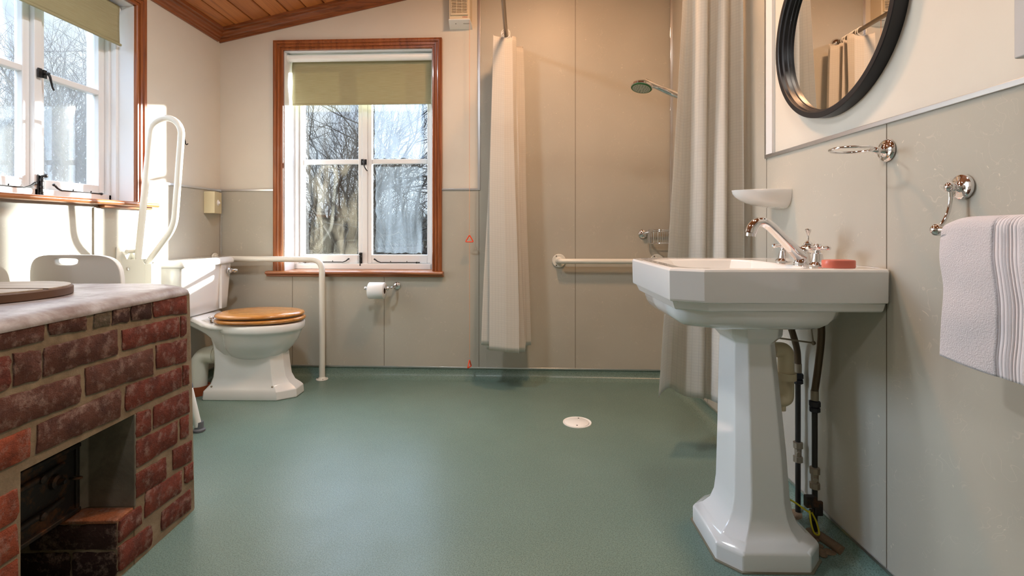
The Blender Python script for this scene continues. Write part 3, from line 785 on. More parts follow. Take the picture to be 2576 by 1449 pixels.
for sx, sy in ((-1,-1),(1,-1),(1,1),(-1,1)):
    foot = Vector((-1.765+sx*.218, 2.12+sy*.225, .0)); top = Vector((-1.765+sx*.16, 2.12+sy*.16, .445))
    bm = BM(); tube(bm, [foot+(top-foot)*.06, foot+(top-foot)*.52], .0165, 16); tube(bm, [foot+(top-foot)*.5, top], .0135, 16)
    lg = obj('leg', bm, M['plastic'], ch)
    bm = BM(); d = (top-foot).normalized(); lathe(bm, [(.026,.0),(.026,.008),(.019,.014),(.019,.045)], foot+Vector((0,0,.002)), (0,0,1), 18); obj('rubber_foot', bm, M['grey_rubber'], lg)
    bm = BM(); tube(bm, [foot+(top-foot)*.49, foot+(top-foot)*.53], .0185, 16); obj('leg_collar', bm, M['grey_rubber'], lg)
for sx in (-1, 1):
    bm = BM(); tube(bm, [(-1.765+sx*.12, yk+.028, .62), (-1.765+sx*.13, 1.955, .44)], .012, 12); obj('back_support', bm, M['plastic'], ch)

# ------------------------------------------------------------------ brick copper
BR = thing('brick_copper', 'old red brick copper with an iron firebox door and cement top', 'wash copper', (-1.133, 1.713, 0), .042)
bm = BM()
def pier(s0, s1, x0, z0, z1, mi=0): box(bm, x0, 0, s0, s1, z0, z1, mi)
def endring(z, bat):
    return [(-.84, -.303, z), (0, -.303, z), (0, -.026-bat, z), (-.006, -.012-bat, z), (-.022, .004-bat, z), (-.05, .022-bat*.6, z), (-.10, .044-bat*.3, z), (-.16, .055, z), (-.84, .055, z)]
loft(bm, [endring(0, 0), endring(.40, .013), endring(.752, .028)])
box(bm, -.84, 0, -.643, -.303, .435, .752)
box(bm, -.84, 0, -1.25, -.643, 0, .752)
box(bm, -.84, -.16, -.643, -.303, .165, .435)
box(bm, -.84, -.38, -.643, -.303, 0, .165)
obj('mortar_body', bm, M['mortar'], BR, 'local', smooth=40)
# bricks on the face (s, z) corner tables: top-left, top-right, bottom-right, bottom-left ; world Y
BT = dict(
 A=((.90,.749),(1.122,.748),(1.122,.7168),(.90,.7161)), B=((1.138,.748),(1.2379,.748),(1.2379,.717),(1.138,.724)),
 C=((1.268,.748),(1.3157,.748),(1.3157,.7145),(1.268,.716)), D=((1.3281,.748),(1.3845,.748),(1.3845,.7103),(1.3281,.7138)), E=((1.3957,.748),(1.4742,.748),(1.4742,.7033),(1.3957,.7113)),
 F=((1.486,.748),(1.6424,.7465),(1.6424,.6911),(1.486,.7057)),
 G=((1.1247,.6923),(1.3414,.6921),(1.3414,.6281),(1.1247,.6311)), H=((1.3642,.6845),(1.6043,.6801),(1.6043,.621),(1.3642,.6342)),
 I=((1.6182,.6797),(1.6401,.6786),(1.6401,.6169),(1.6182,.6166)), G2=((1.0553,.6977),(1.1143,.6924),(1.1143,.6269),(1.0553,.631)),
 G3=((.93,.6985),(1.0429,.6972),(1.0429,.6304),(.93,.626)), J=((1.0,.6105),(1.2221,.6023),(1.2221,.5385),(1.0,.543)),
 K=((1.2411,.6128),(1.4814,.6057),(1.4814,.5318),(1.2411,.5481)), L=((1.4998,.611),(1.6424,.5986),(1.6424,.5275),(1.4998,.5447)),
 M=((1.1091,.5199),(1.3527,.5254),(1.3527,.452),(1.1091,.4619)), N=((1.3758,.5239),(1.615,.5103),(1.615,.4509),(1.3758,.4582)),
 O=((1.6291,.5134),(1.6536,.5102),(1.6536,.4493),(1.6291,.4499)), M2=((.90,.5236),(1.0889,.5208),(1.0889,.4615),(.90,.4654)),
 P=((1.415,.4358),(1.4724,.426),(1.4724,.3589),(1.415,.3665)), Q=((1.4887,.4265),(1.6559,.4235),(1.6559,.3519),(1.4887,.3651)),
 R=((1.415,.3512),(1.5937,.3403),(1.5937,.2747),(1.415,.2782)), S=((1.615,.3425),(1.6513,.3392),(1.6513,.2713),(1.615,.276)),
 T=((1.415,.2563),(1.5399,.2478),(1.5399,.1844),(1.415,.1926)), U=((1.5761,.255),(1.6684,.2447),(1.6684,.1811),(1.5761,.1936)),
 V=((1.4529,.1842),(1.6171,.1666),(1.6171,.1035),(1.4529,.1149)), W=((1.6368,.1711),(1.6765,.1664),(1.6765,.112),(1.6368,.1179)),
 X=((1.352,.158),(1.433,.1558),(1.433,.105),(1.352,.102)), Y=((1.5234,.0838),(1.665,.0818),(1.665,.0169),(1.5234,.0297)),
 Z=((1.352,.0860),(1.4769,.0722),(1.4769,.0149),(1.352,.0204)),
 a1=((.80,.40),(1.060,.40),(1.060,.34),(.80,.34)), a2=((.88,.325),(1.060,.325),(1.060,.262),(.88,.262)), a3=((.80,.245),(1.060,.245),(1.060,.185),(.80,.185)), a4=((.88,.168),(1.060,.168),(1.060,.10),(.88,.10)), a5=((.80,.085),(1.060,.085),(1.060,.02),(.80,.02)))
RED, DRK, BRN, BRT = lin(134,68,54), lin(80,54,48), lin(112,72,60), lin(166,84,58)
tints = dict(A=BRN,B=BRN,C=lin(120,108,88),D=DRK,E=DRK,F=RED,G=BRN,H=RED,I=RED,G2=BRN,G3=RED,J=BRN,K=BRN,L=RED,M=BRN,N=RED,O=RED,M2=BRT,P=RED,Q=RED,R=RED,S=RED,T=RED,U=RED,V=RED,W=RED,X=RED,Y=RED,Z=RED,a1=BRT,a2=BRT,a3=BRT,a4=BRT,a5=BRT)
def brickmesh(quads, place, proud=.0038):
    bm = BM(); lay = bm.loops.layers.float_color.new('tint')
    for key, q in quads.items():
        rnd = random.Random(key); c = tints.get(key, RED); k = rnd.uniform(.85, 1.12); c = (c[0]*k, c[1]*k, c[2]*k, 1)
        pts = []
        q = [Vector((a, b)) for a, b in q]; cen = sum(q, Vector((0,0)))/4; q = [p + Vector((math.copysign(.0048, p.x-cen.x), math.copysign(.0042, p.y-cen.y))) for p in q]
        for i in range(4):
            a, b = q[i], q[(i+1) % 4]; L = (b-a).length; m = max(2, int(L/.013))
            for j in range(m):
                p = a.lerp(b, j/m); w = .0022 if j else .004
                p = p + (cen-p).normalized()*rnd.uniform(0, w*1.9)
                pts.append(p)
        def R(s, d): return [place(cen.x+(p.x-cen.x)*(1-s/max(.01,abs(p.x-cen.x)+.02)), cen.y+(p.y-cen.y)*(1-s/(abs(p.y-cen.y)+.02)), d) for p in pts]
        rings = [R(0, -.01), R(0, proud-.004), R(.0008, proud-.0006), R(.0024, proud)]
        fs = loft(bm, rings)
        for f in fs:
            for l in f.loops: l[lay] = c
    return bm
bm = brickmesh(BT, lambda y, z, d: (d, y-1.713, z))
o = obj('brickwork', bm, M['brick'], BR, 'local', smooth=50)
# ledge bricks beside the ash hole (face towards the room's near side) and their body
bm = BM(); box(bm, -.30, -.002, -.365, -.300, 0, .160); obj('ash_hole_cheek', bm, M['mortar'], BR, 'local', smooth=0)
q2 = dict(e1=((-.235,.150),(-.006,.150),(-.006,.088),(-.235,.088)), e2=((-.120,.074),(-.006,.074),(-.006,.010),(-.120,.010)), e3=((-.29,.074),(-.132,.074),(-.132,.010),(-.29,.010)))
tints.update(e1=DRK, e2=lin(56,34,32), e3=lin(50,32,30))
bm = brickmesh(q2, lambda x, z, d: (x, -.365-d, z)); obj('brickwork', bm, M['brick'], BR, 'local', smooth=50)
bm = BM(); lay = bm.loops.layers.float_color.new('tint')
for f in box(bm, -.16, -.001, -.370, -.3035, .155, .1665):
    for l in f.loops: l[lay] = lin(176,112,78)
obj('ledge', bm, M['brick'], BR, 'local', smooth=0, bevel=.004)
bm = BM()
loft(bm, [[(-.165,-.345,z),(-.13,-.3042,z),(0.0015,-.3042,z),(0.003,-.298,z),(-.165,-.298,z)] for z in (.1665,.30,.4345)])
obj('render_cheek', bm, M['cement'], BR, 'local', smooth=50, bevel=.004)
bm = BM(); box(bm, -.158, -.140, -.643, -.320, .378, .4345); obj('stone_lintel', bm, M['cement'], BR, 'local', bevel=.004)
bm = BM()
topo = [(-.84,-1.25),(0,-1.25),(0,-.085),(-.003,-.065),(-.012,-.048),(-.030,-.030),(-.055,-.010),(-.085,.012),(-.12,.034),(-.16,.048),(-.84,.045)]
def ins_(d): return [(x-(d if x>-.8 else 0), y-(d if y>-.3 else 0)*(1 if x>-.01 else 1)) for x, y in topo]
loft(bm, [[(x,y,z) for x, y in ins_(d)] for d, z in ((-.005,.7505),(-.006,.756),(-.003,.764),(.004,.771),(.014,.7765),(.028,.7797),(.05,.7812))])
obj('cement_top', bm, M['cementtop'], BR, 'local', smooth=50)
# firebox door
bm = BM(); box(bm, -.158, -.146, -.643, -.322, .172, .366)
for z in (.176, .358): box(bm, -.148, -.134, -.643, -.322, z-.006, z+.006)
box(bm, -.148, -.138, -.334, -.322, .18, .356)
fd = obj('firebox_door', bm, M['castiron'], BR, 'local', bevel=.003)
for z in (.318, .222):
    bm = BM()
    tube(bm, smooth_path([(-.140,-.642,z-.004),(-.138,-.58,z),(-.138,-.50,z+.002),(-.138,-.42,z+.004),(-.138,-.375,z+.012)],4), [.010,.010,.010,.010,.009,.009,.009,.009,.009,.009,.009,.009,.008,.008,.007,.006,.004], 10)
    for s in (-.61, -.445): lathe(bm, [(.012,0),(.011,.006),(.006,.010),(0,.011)], (-.132, s, z+.001), (1,0,0), 14)
    obj('strap_hinge', bm, M['castiron'], fd, 'local')
bm = BM(); torus(bm, (-.144,-.545,.270), .021, .004, (1,0,0)); torus(bm, (-.144,-.545,.270), .010, .003, (1,0,0)); obj('air_vent', bm, M['castiron'], fd, 'local')
bm = BM(); lathe(bm, [(.020,0),(.018,.010),(.010,.014),(.006,.03)], (-.146,-.395,.288), (1,0,0), 18); torus(bm, (-.108,-.372,.286), .012, .0035, (0,.3,1), 20, 8); obj('door_catch', bm, M['castiron'], fd, 'local')
bm = BM(); sphere(bm, (-.05,-.60,.02), .05, 14, (1.2,1,.5)); obj('ash_stone', bm, M['cement'], BR, 'local')

# round boarded lid
ld = thing('copper_lid', 'round wooden board lid lying on top of the brick copper', 'lid', (-1.492, 1.325, .7812))
bm = BM(); R_ = .2
def disc(r, z): return [(-1.492+r*math.cos(2*PI*k/56), 1.325+r*math.sin(2*PI*k/56), z) for k in range(56)]
loft(bm, [disc(R_-.004,.7812), disc(R_,.784), disc(R_,.803), disc(R_-.003,.806)]); obj('rim', bm, M['lid_edge'], ld, smooth=40)
for s in (-1, 1):
    bm = BM(); P = []
    a0 = .008; rr = R_-.006
    for k in range(31):
        a = a0/rr + (PI-2*a0/rr)*k/30; P.append((-1.492+rr*math.cos(a), 1.325+s*rr*math.sin(a)))
    P = P if s > 0 else P[::-1]
    P = [(x, y if abs(y-1.325) > .0015 else 1.325+s*.0015) for x, y in P]
    prism(bm, P, .8045, .8095); obj('board', bm, M['scrub'], ld, smooth=0, bevel=.001)

# ------------------------------------------------------------------ toilet roll, cord, heater, dispenser, hook
tr = bthing('toilet_roll_holder', 'chrome toilet roll holder under the far window', 'roll holder', -.82, .60)
bm = BM(); lathe(bm, [(0,0),(.024,0),(.024,.004),(.018,.009),(.010,.012),(.008,.05)], (-.808,-P[0][0]*0-.0065,.605), (0,-1,0), 24)
tube(bm, smooth_path([(-.808,-.05,.605),(-.812,-.085,.603),(-.822,-.10,.600)],4), .006, 10); sphere(bm, (-.838,-.112,.598), .012, 14)
tube(bm, [(-.838,-.112,.598),(-.975,-.112,.599)], .0055, 12); sphere(bm, (-.980,-.112,.599), .012, 14)
obj('holder_arm', bloc(bm,-.82,.60), M['chrome'], tr, 'local')
rl = bthing('toilet_roll', 'white toilet roll hanging on the chrome holder', 'toilet roll', -.90, .585, -.112)
bm = BM(); R2 = .052; cz = .585; cy = -.112
def circ(x, r): return [(x, cy+r*math.cos(2*PI*k/40), cz+r*math.sin(2*PI*k/40)) for k in range(40)]
loft(bm, [circ(-.957,.020), circ(-.957,R2-.002), circ(-.955,R2), circ(-.860,R2), circ(-.858,R2-.002), circ(-.858,.020)], loop=True)
obj('paper', bloc(bm,-.90,.585,-.112), M['paper'], rl, 'local', smooth=50)
bm = BM(); loft(bm, [circ(-.9565,.0200), circ(-.8585,.0200), circ(-.8585,.0188), circ(-.9565,.0188)], loop=True)
obj('cardboard_core', bloc(bm,-.90,.585,-.112), M['card'], rl, 'local', smooth=50)

pc = thing('emergency_cord', 'orange emergency pull cord with two triangle handles hanging by the far wall', 'pull cord', (-.325, 3.12, ceil(-.325)))
bm = BM(); tube(bm, [(-.325,3.12,ceil(-.325)-.012),(-.325,3.12,.94),(-.324,3.12,.16)], .0012, 6); obj('cord', bm, M['orange_cord'], pc)
bm = BM(); lathe(bm, [(.03,0),(.03,-.012),(.02,-.02),(.006,-.022)], (-.325,3.12,ceil(-.325)), (0,0,1), 24); obj('ceiling_switch', bm, M['plastic'], pc)
def tri(c, s, ang):
    bm = BM(); P = [Vector((math.cos(a)*s, 0, math.sin(a)*s)) for a in (PI/2, PI/2+2*PI/3, PI/2+4*PI/3)]
    P = [Vector((p.x*math.cos(ang), p.x*math.sin(ang), p.z)) + Vector(c) for p in P]
    loop = []
    for i in range(3):
        a, b, c2 = P[i-1], P[i], P[(i+1)%3]
        s_ = b + (a-b)*.14; e_ = b + (c2-b)*.14
        for j in range(5):
            t = j/4; loop.append(s_*(1-t)**2 + b*2*t*(1-t) + e_*t*t)
    tube(bm, loop, .0036, 8, loop=True); return bm
obj('triangle_handle', tri((-.325,3.12,.908), .029, 0), M['orange'], pc); obj('triangle_handle', tri((-.325,3.12,.115), .031, 1.25), M['orange'], pc)

ht = bthing('wall_heater', 'cream fan heater with a louvred grille high on the far wall', 'heater', -.385, 2.28)
bm = BM()
HX0, HX1 = -.452, -.322
loft(bm, [[(x, y, z) for x, y in ((HX0-.006,0),(HX1+.006,0),(HX1,-.085),(HX0,-.085))] for z in (2.305, 2.56)])
obj('heater_body', bloc(bm,-.385,2.28), M['heater'], ht, 'local', bevel=.004)
bm = BM(); loft(bm, [[(HX0-.010,0,2.272),(HX1+.010,0,2.272),(HX1+.004,-.088,2.300),(HX0-.004,-.088,2.300)], [(HX0-.010,0,2.306),(HX1+.010,0,2.306),(HX1+.002,-.088,2.306),(HX0-.002,-.088,2.306)]]); ob_ = obj('control_panel', bloc(bm,-.385,2.28), M['plastic'], ht, 'local', bevel=.002)
bm = BM(); box(bm, HX0+.016, HX1-.014, -.0875, -.083, 2.338, 2.55); gm = obj('grille_recess', bloc(bm,-.385,2.28), M['dark'], ht, 'local', smooth=0)
bm = BM()
for k in range(22): 
    z = 2.340 + k*.0097; box(bm, HX0+.016, HX1-.014, -.094, -.086, z+.0045, z+.0097)
for x in (HX0+.016, HX0+.049, HX0+.082, HX1-.014): box(bm, x-.0016, x+.0016, -.095, -.086, 2.338, 2.55)
box(bm, HX0+.012, HX1-.010, -.096, -.086, 2.328, 2.340)
obj('grille', bloc(bm,-.385,2.28), M['heater'], ht, 'local', smooth=0)
tc = bpy.data.curves.new('badge', 'FONT'); tc.body = 'DIMPLEX'; tc.size = .0085; tc.extrude = .0004; tc.align_x = 'RIGHT'
M['red'] = mat('red_lettering', lin(196, 50, 30), .5)
tc.materials.append(M['red']); tob = bpy.data.objects.new('badge', tc); C.objects.link(tob)
bpy.context.view_layer.update()
me_ = bpy.data.meshes.new_from_object(tob.evaluated_get(bpy.context.evaluated_depsgraph_get())); bpy.data.objects.remove(tob)
tob = bpy.data.objects.new('badge', me_); C.objects.link(tob); tob.parent = ht; tob.location = (HX1-.012+.385, -.0862, 2.314-2.28); tob.rotation_euler = (PI/2, 0, 0)
for k in range(6):
    bm = BM(); box(bm, HX1-.042+k*.0075, HX1-.040+k*.0075, -.0565, -.050, 2.2868, 2.2905); obj('control_slot', bloc(bm,-.385,2.28), M['dark'], ht, 'local', smooth=0)
bm = BM(); lathe(bm, [(0,0),(.0025,0),(.0025,.002),(0,.002)], (HX0+.038,-.055,2.2888), (0,-.3,-1), 10)
obj('indicator', bloc(bm,-.385,2.28), M['dark'], ht, 'local', smooth=0)

db = thing('bag_dispenser', 'cream wall dispenser box with a round opening in the far left corner', 'dispenser', (XL+.006, 3.12, 1.075))
bm = BM()
loft(bm, [[(XL+.0065,3.065,z),(XL+.0065,3.205,z),(-1.965,3.205,z),(-1.93,3.075,z),(-1.95,3.065,z)] for z in (1.075, 1.212)])
obj('dispenser_box', bm, M['cream'], db, bevel=.002)
bm = BM(); dn = Vector((.13,.035,0)).normalized()
lathe(bm, [(.0,0),(.020,0),(.018,.003),(.010,.004),(.006,.012),(0,.013)], Vector((-1.9465,3.137,1.143)), dn, 20); obj('tissue_opening', bm, M['paper'], db)
bm = BM(); yh = 2.885; tube(bm, smooth_path([(XL+.001,yh,1.50),(XL+.012,yh,1.497),(XL+.014,yh,1.483),(XL+.020,yh,1.474),(XL+.030,yh,1.480)],4), .0032, 8); sphere(bm, (XL+.004,yh,1.503), .008, 10)
setprops(obj('wall_hook', bm, M['blackiron'], None, at=(XL,yh,1.485)), 'tiny dark hook on the cream wall above the folded arm rail', 'hook')

# ------------------------------------------------------------------ shower
sr = thing('shower_curtain_rail', 'dull metal curtain rail running overhead round the shower', 'curtain rail', back(-.09,0,2.157))
bm = BM(); RY = 2.10; RX = -.09; RZ = 2.157
tube(bm, bend([(RX, Yb(RX)-.008, RZ),(RX, RY, RZ),(XR-.008, RY, RZ)], .14, 10), .0125, 18); obj('rail_tube', bm, M['steel'], sr)
bm = BM(); lathe(bm, [(0,0),(.034,0),(.032,.010),(.022,.020),(.014,.026)], (RX, Yb(RX)-.0065, RZ), (0,-1,0), 28); obj('end_flange', bm, M['chrome'], sr)
bm = BM(); lathe(bm, [(0,0),(.034,0),(.032,.010),(.022,.020),(.014,.026)], (XR-.0065, RY, RZ), (-1,0,0), 28); obj('end_flange', bm, M['chrome'], sr)

def curtain(name, label, fpath, z0, z1, ztop=None, nu=150, nv=60, rings=()):
    t = thing(name, label, 'shower curtain', fpath(.5, 0))
    bm = BM()
    def f(u, v):
        p = fpath(u, v); zt = z0 if ztop is None else z0 + ztop(u); zz = zt + (z1(u) - zt)*v if callable(z1) else zt + (z1-zt)*v
        return (p[0], p[1], zz)
    uvgrid(bm, f, nu, nv, 1, 1.85)
    fo = obj('curtain_cloth', bm, M['curtain'], t, smooth=75, solid=.0008, recalc=False)
    for (x, y, ax) in rings:
        bm = BM(); torus(bm, (x, y, RZ-.012), .026, .0022, ax, 22, 6); obj('curtain_ring', bm, M['plastic'], t)
    return t
# left curtain : bunched against the far wall, folds across X, stacked along Y
def lc(u, v):
    # key path at top and bottom (x,y)
    top = [(-.075,3.13),(.008,3.10),(.012,3.075),(-.04,3.07),(-.135,3.085),(-.15,3.055),(-.06,3.045),(-.03,3.025),(-.12,3.02),(-.150,3.00),(-.155,2.985),(-.10,2.985),(-.055,2.99),(-.045,2.975),(-.11,2.965),(-.165,2.955),(-.168,2.945),(-.10,2.94),(-.055,2.955),(-.028,2.985)]
    bot = [(-.02,3.12),(.055,3.09),(.06,3.06),(-.03,3.05),(-.18,3.07),(-.21,3.03),(-.08,3.02),(.035,3.00),(-.08,2.99),(-.225,2.985),(-.235,2.965),(-.12,2.96),(.02,2.975),(.025,2.96),(-.09,2.945),(-.188,2.935),(-.192,2.925),(-.09,2.905),(-.01,2.91),(-.012,2.925)]
    k = u*(len(top)-1); i = min(int(k), len(top)-2); t = k-i; t = t*t*(3-2*t)
    def cr(L):
        a, b = Vector(L[i]), Vector(L[i+1]); return a.lerp(b, t)
    w = v**.85
    p = cr(top)*(1-w) + cr(bot)*w
    return (p.x + .004*math.sin(v*7+u*9), p.y - .0, RZ)
curtain('shower_curtain', 'narrow bunched white checked shower curtain by the far wall', lc, RZ-.042, lambda u: .245 + .010*math.sin(u*17) + (.028 if .40 < u < .62 else 0), ztop=lambda u: .012*math.sin(u*40) + .010*(u>.8), nu=190,
        rings=[(RX, 2.95+.022*k, (.25*math.sin(k*2.1),1,.1)) for k in range(8)])
RCT = [Vector((x,y,0)) for x, y in ((.700,2.12),(.712,2.135),(.728,2.14),(.745,2.12),(.760,2.09),(.785,2.085),(.80,2.12),(.812,2.14),(.832,2.11),(.85,2.075),(.872,2.085),(.888,2.12),(.908,2.11),(.930,2.08))]
RCB = [Vector((x,y,0)) for x, y in ((.588,2.115),(.628,2.19),(.680,2.26),(.705,2.20),(.718,2.135),(.768,2.10),(.792,2.135),(.805,2.12),(.812,2.05),(.84,2.03),(.862,2.09),(.875,2.15),(.90,2.09),(.925,2.05))]
RCTs, RCBs = smooth_path(RCT, 12), smooth_path(RCB, 12)
def rc(u, v):
    k = u*(len(RCTs)-1); i = min(int(k), len(RCTs)-2); t = k-i
    w = .15*v + .85*v**1.15
    p = RCTs[i].lerp(RCTs[i+1], t)*(1-w) + RCBs[i].lerp(RCBs[i+1], t)*w
    return (p.x, p.y, RZ)
curtain('shower_curtain', 'wide white checked shower curtain hanging behind the wash basin', rc, RZ-.042, lambda u: .249 + .006*math.sin(u*22), nu=170,
        rings=[(.66+.033*k, RY, (1,.2*math.sin(k),.1)) for k in range(9)])

# hand shower on riser
hs = thing('hand_shower', 'chrome hand shower with a green ringed spray face held on its riser', 'shower head', (XR-.06, 2.62, 1.66))
bm = BM(); c0 = Vector((.645, 2.64, 1.735)); ax = Vector((-.22,-.18,-1)).normalized()
lathe(bm, [(.012,.026),(.030,.020),(.046,.008),(.050,-.002),(.048,-.010),(.040,-.012)][::-1], c0, -ax*1.0*-1*-1, 32) if False else lathe(bm, [(.0,-.026),(.024,-.024),(.048,-.013),(.059,0),(.0575,.009),(.052,.012)], c0, ax, 36)
P3 = smooth_path([c0+Vector((.015,0,.022)), c0+Vector((.06,0,.006)), c0+Vector((.10,.0,-.012)), c0+Vector((.16,-.01,-.042)), c0+Vector((.245,-.015,-.075))], 5)
tube(bm, P3, [1.15*r for r in [.018,.0175,.017,.016,.015,.014,.0135,.013,.013,.0135,.014,.0145,.015,.0155,.0155,.0155,.015,.0145,.014,.0135,.013]], 16)
obj('handset', bm, M['chrome'], hs)
bm = BM(); u_, v_ = ring_frame(ax)
lathe(bm, [(.047,.0105),(.0535,.0105),(.0545,.013),(.047,.0145)], c0, ax, 36); obj('green_ring', bm, M['green'], hs)
bm = BM(); lathe(bm, [(0,.010),(.0475,.010),(.0465,.0145),(0,.0155)], c0, ax, 36); sf = obj('spray_face', bm, M['sprayface'], hs)
for R_n, k_ in ((.014, 6), (.026, 10), (.038, 16)):
    for i in range(k_):
        bm = BM(); lathe(bm, [(0,.0148),(.0016,.0148),(.0012,.0178),(0,.0178)], c0 + (u_*math.cos(2*PI*i/k_)+v_*math.sin(2*PI*i/k_))*R_n, ax, 8)
        obj('spray_nozzle', bm, M['grey_rubber'], sf)
rs = thing('shower_riser', 'chrome shower riser on the right wall hidden by the wide curtain', 'shower rail', (XR-.05, 2.62, 1.2))
bm = BM(); tube(bm, [(XR-.05,2.63,1.05),(XR-.05,2.63,1.85)], .0095, 14)
for z in (1.06, 1.84): tube(bm, [(XR-.007,2.63,z),(XR-.05,2.63,z)], .012, 14)
tube(bm, [(XR-.05,2.63,1.655),(XR-.05,2.63,1.71)], .018, 16); tube(bm, [(XR-.05,2.63,1.685),(XR-.085,2.635,1.685)], .012, 14)
obj('riser_tube', bm, M['chrome'], rs)

# soap basket on shower wall
sb = bthing('soap_basket', 'chrome wire soap basket on the shower wall above the grab bar', 'soap basket', .84, .92)
bm = BM(); lathe(bm, [(0,0),(.028,0),(.027,.006),(.018,.013),(.010,.016),(.010,.03),(0,.03)], (.780,-.0065,.943), (0,-1,0), 28); tube(bm, [(.780,-.03,.945),(.812,-.045,.955)], .006, 10); obj('wall_rosette', bloc(bm,.84,.92), M['chrome'], sb, 'local')
bm = BM()
path = [Vector((.806,-.035,0))]
for k in range(17):
    a = PI - PI*k/16; path.append(Vector((.878+.072*math.cos(a), -.04-.070*math.sin(a), 0)))
path.append(Vector((.950,-.035,0)))
for z in (.969, .960, .886): tube(bm, [p+Vector((0,0,z)) for p in path], .003, 8, loop=True)
obj('wire_rim', bloc(bm,.84,.92), M['chrome'], sb, 'local')
bm = BM()
for p in path: tube(bm, [p+Vector((0,0,.967)), p+Vector((0,0,.886))], .0022, 6)
for k in range(7): x = .818+.02*k; tube(bm, [(x,-.036,.885),(x,-.04-.070*math.sin(math.acos(max(-1,min(1,(x-.878)/.073)))),.885)], .0018, 6)
obj('wire_side', bloc(bm,.84,.92), M['chrome'], sb, 'local')

# floor drain
fdn = thing('floor_drain', 'round white drain cover in the green floor', 'floor drain', (.284, 2.485, 0))
bm = BM(); lathe(bm, [(.060,.0012),(.064,.0035),(.071,.0035),(.072,.0005),(.060,.0002)], (.284,2.485,0), (0,0,1), 44, caps=(False,False)); obj('drain_rim', bm, M['plastic'], fdn)
bm = BM(); lathe(bm, [(0,.001),(.063,.001),(.063,.0012),(0,.0013)], (.284,2.485,0), (0,0,1), 44); obj('drain_gap', bm, M['dark'], fdn)
bm = BM(); lathe(bm, [(0,.0014),(.0605,.0014),(.061,.003),(.059,.0045),(0,.0045)], (.282,2.485,0), (0,0,1), 44); pl_ = obj('drain_plate', bm, M['plastic'], fdn)
for dx, dy in ((.012,.047),(-.006,-.046)):
    bm = BM(); lathe(bm, [(0,0),(.0042,0),(.0042,.0006),(0,.0006)], (.284+dx,2.485+dy,.0045), (0,0,1), 12); obj('plate_screw', bm, M['dark'], pl_)

# ------------------------------------------------------------------ wash basin
BY = 1.555; bx0, bx1 = .400, .9635; by0, by1 = 1.292, 1.818
def octr(x0, x1, y0, y1, z, cx, cy, bk=.012, k=3):
    """chamfered rectangle, chamfers at the front (x0) corners; small rounding at the wall corners; k points per side"""
    P = [(x0,y0+cy),(x0+cx,y0),(x1-bk,y0),(x1,y0+bk),(x1,y1-bk),(x1-bk,y1),(x0+cx,y1),(x0,y1-cy)]
    out = []
    for i in range(8):
        a, b = P[i], P[(i+1)%8]
        for j in range(k): out.append((a[0]+(b[0]-a[0])*j/k, a[1]+(b[1]-a[1])*j/k, z))
    return out
wbn = thing('wash_basin', 'white wash basin with chamfered corners on a tall pedestal', 'basin', (.70, BY, .86))
bm = BM()
o_ = lambda d, z: octr(bx0+d, bx1, by0+d, by1-d, z, .078, .042)
def inner(d, z, wx=1): return octr(.452+d, .800-d*.8, by0+.052+d, by1-.052-d, z, .075, .06, .05)
rings = [
         o_(.026,.752), o_(.020,.756), o_(.012,.7755), o_(.003,.7790), o_(.0015,.784), o_(.0,.86), o_(.003,.8655), o_(.010,.868), o_(.044,.8665),
         inner(0,.8655), inner(.006,.862), inner(.016,.845), inner(.035,.80), inner(.07,.75), inner(.115,.735)]
loft(bm, rings, (True, True))
obj('basin_bowl', bm, M['porcelain'], wbn, bevel=.004, seg=3, smooth=21, bang=20)
bm = BM(); box(bm, .966, .9635, 1.30, 1.81, .80, .866) if False else None; bm.free()
bm = BM(); ub = lambda d, z: octr(.432+d, .885-d, 1.326+d, 1.786-d, z, .085-d*.2, .060-d*.1, .05-d*.1)
loft(bm, [ub(.13,.6865), ub(.10,.6870), ub(.070,.690), ub(.045,.695), ub(.027,.703), ub(.014,.714), ub(.006,.728), ub(.002,.742), ub(0,.7535)])
obj('basin_underside', bm, M['porcelain'], wbn, smooth=60)
bm = BM(); torus(bm, (.806,1.60,.83), .011, .002, (1,0,0), 20, 6); obj('overflow_ring', bm, M['chrome'], wbn)

pp = thing('basin_pedestal', 'tall white chamfered pedestal under the wash basin', 'pedestal', (.72, BY, 0))
bm = BM()
def o8(x0, x1, y0, y1, z, c): return [(x0,y0+c,z),(x0+c,y0,z),(x1-c,y0,z),(x1,y0+c,z),(x1,y1-c,z),(x1-c,y1,z),(x0+c,y1,z),(x0,y1-c,z)]
ps = [(.573,.875,1.404,1.712,0,.056), (.573,.875,1.404,1.712,.048,.056), (.577,.871,1.408,1.708,.056,.055), (.600,.846,1.430,1.690,.072,.048), (.622,.826,1.446,1.676,.095,.042), (.634,.814,1.452,1.671,.125,.038), (.640,.806,1.455,1.668,.17,.036),
      (.643,.798,1.460,1.664,.30,.034), (.646,.772,1.474,1.650,.60,.030), (.648,.770,1.476,1.648,.63,.030), (.634,.784,1.462,1.662,.648,.032), (.632,.786,1.460,1.664,.652,.032), (.630,.788,1.458,1.666,.6872,.032)]
loft(bm, [o8(*s) for s in ps])
obj('pedestal_column', bm, M['porcelain'], pp, bevel=.005, seg=3, smooth=30, bang=28)
bm = BM(); prism(bm, [(a,b) for a,b,_ in o8(.568,.879,1.399,1.717,0,.056)], .0002, .0035); obj('floor_sealant', bm, M['sealant'], pp, smooth=0)

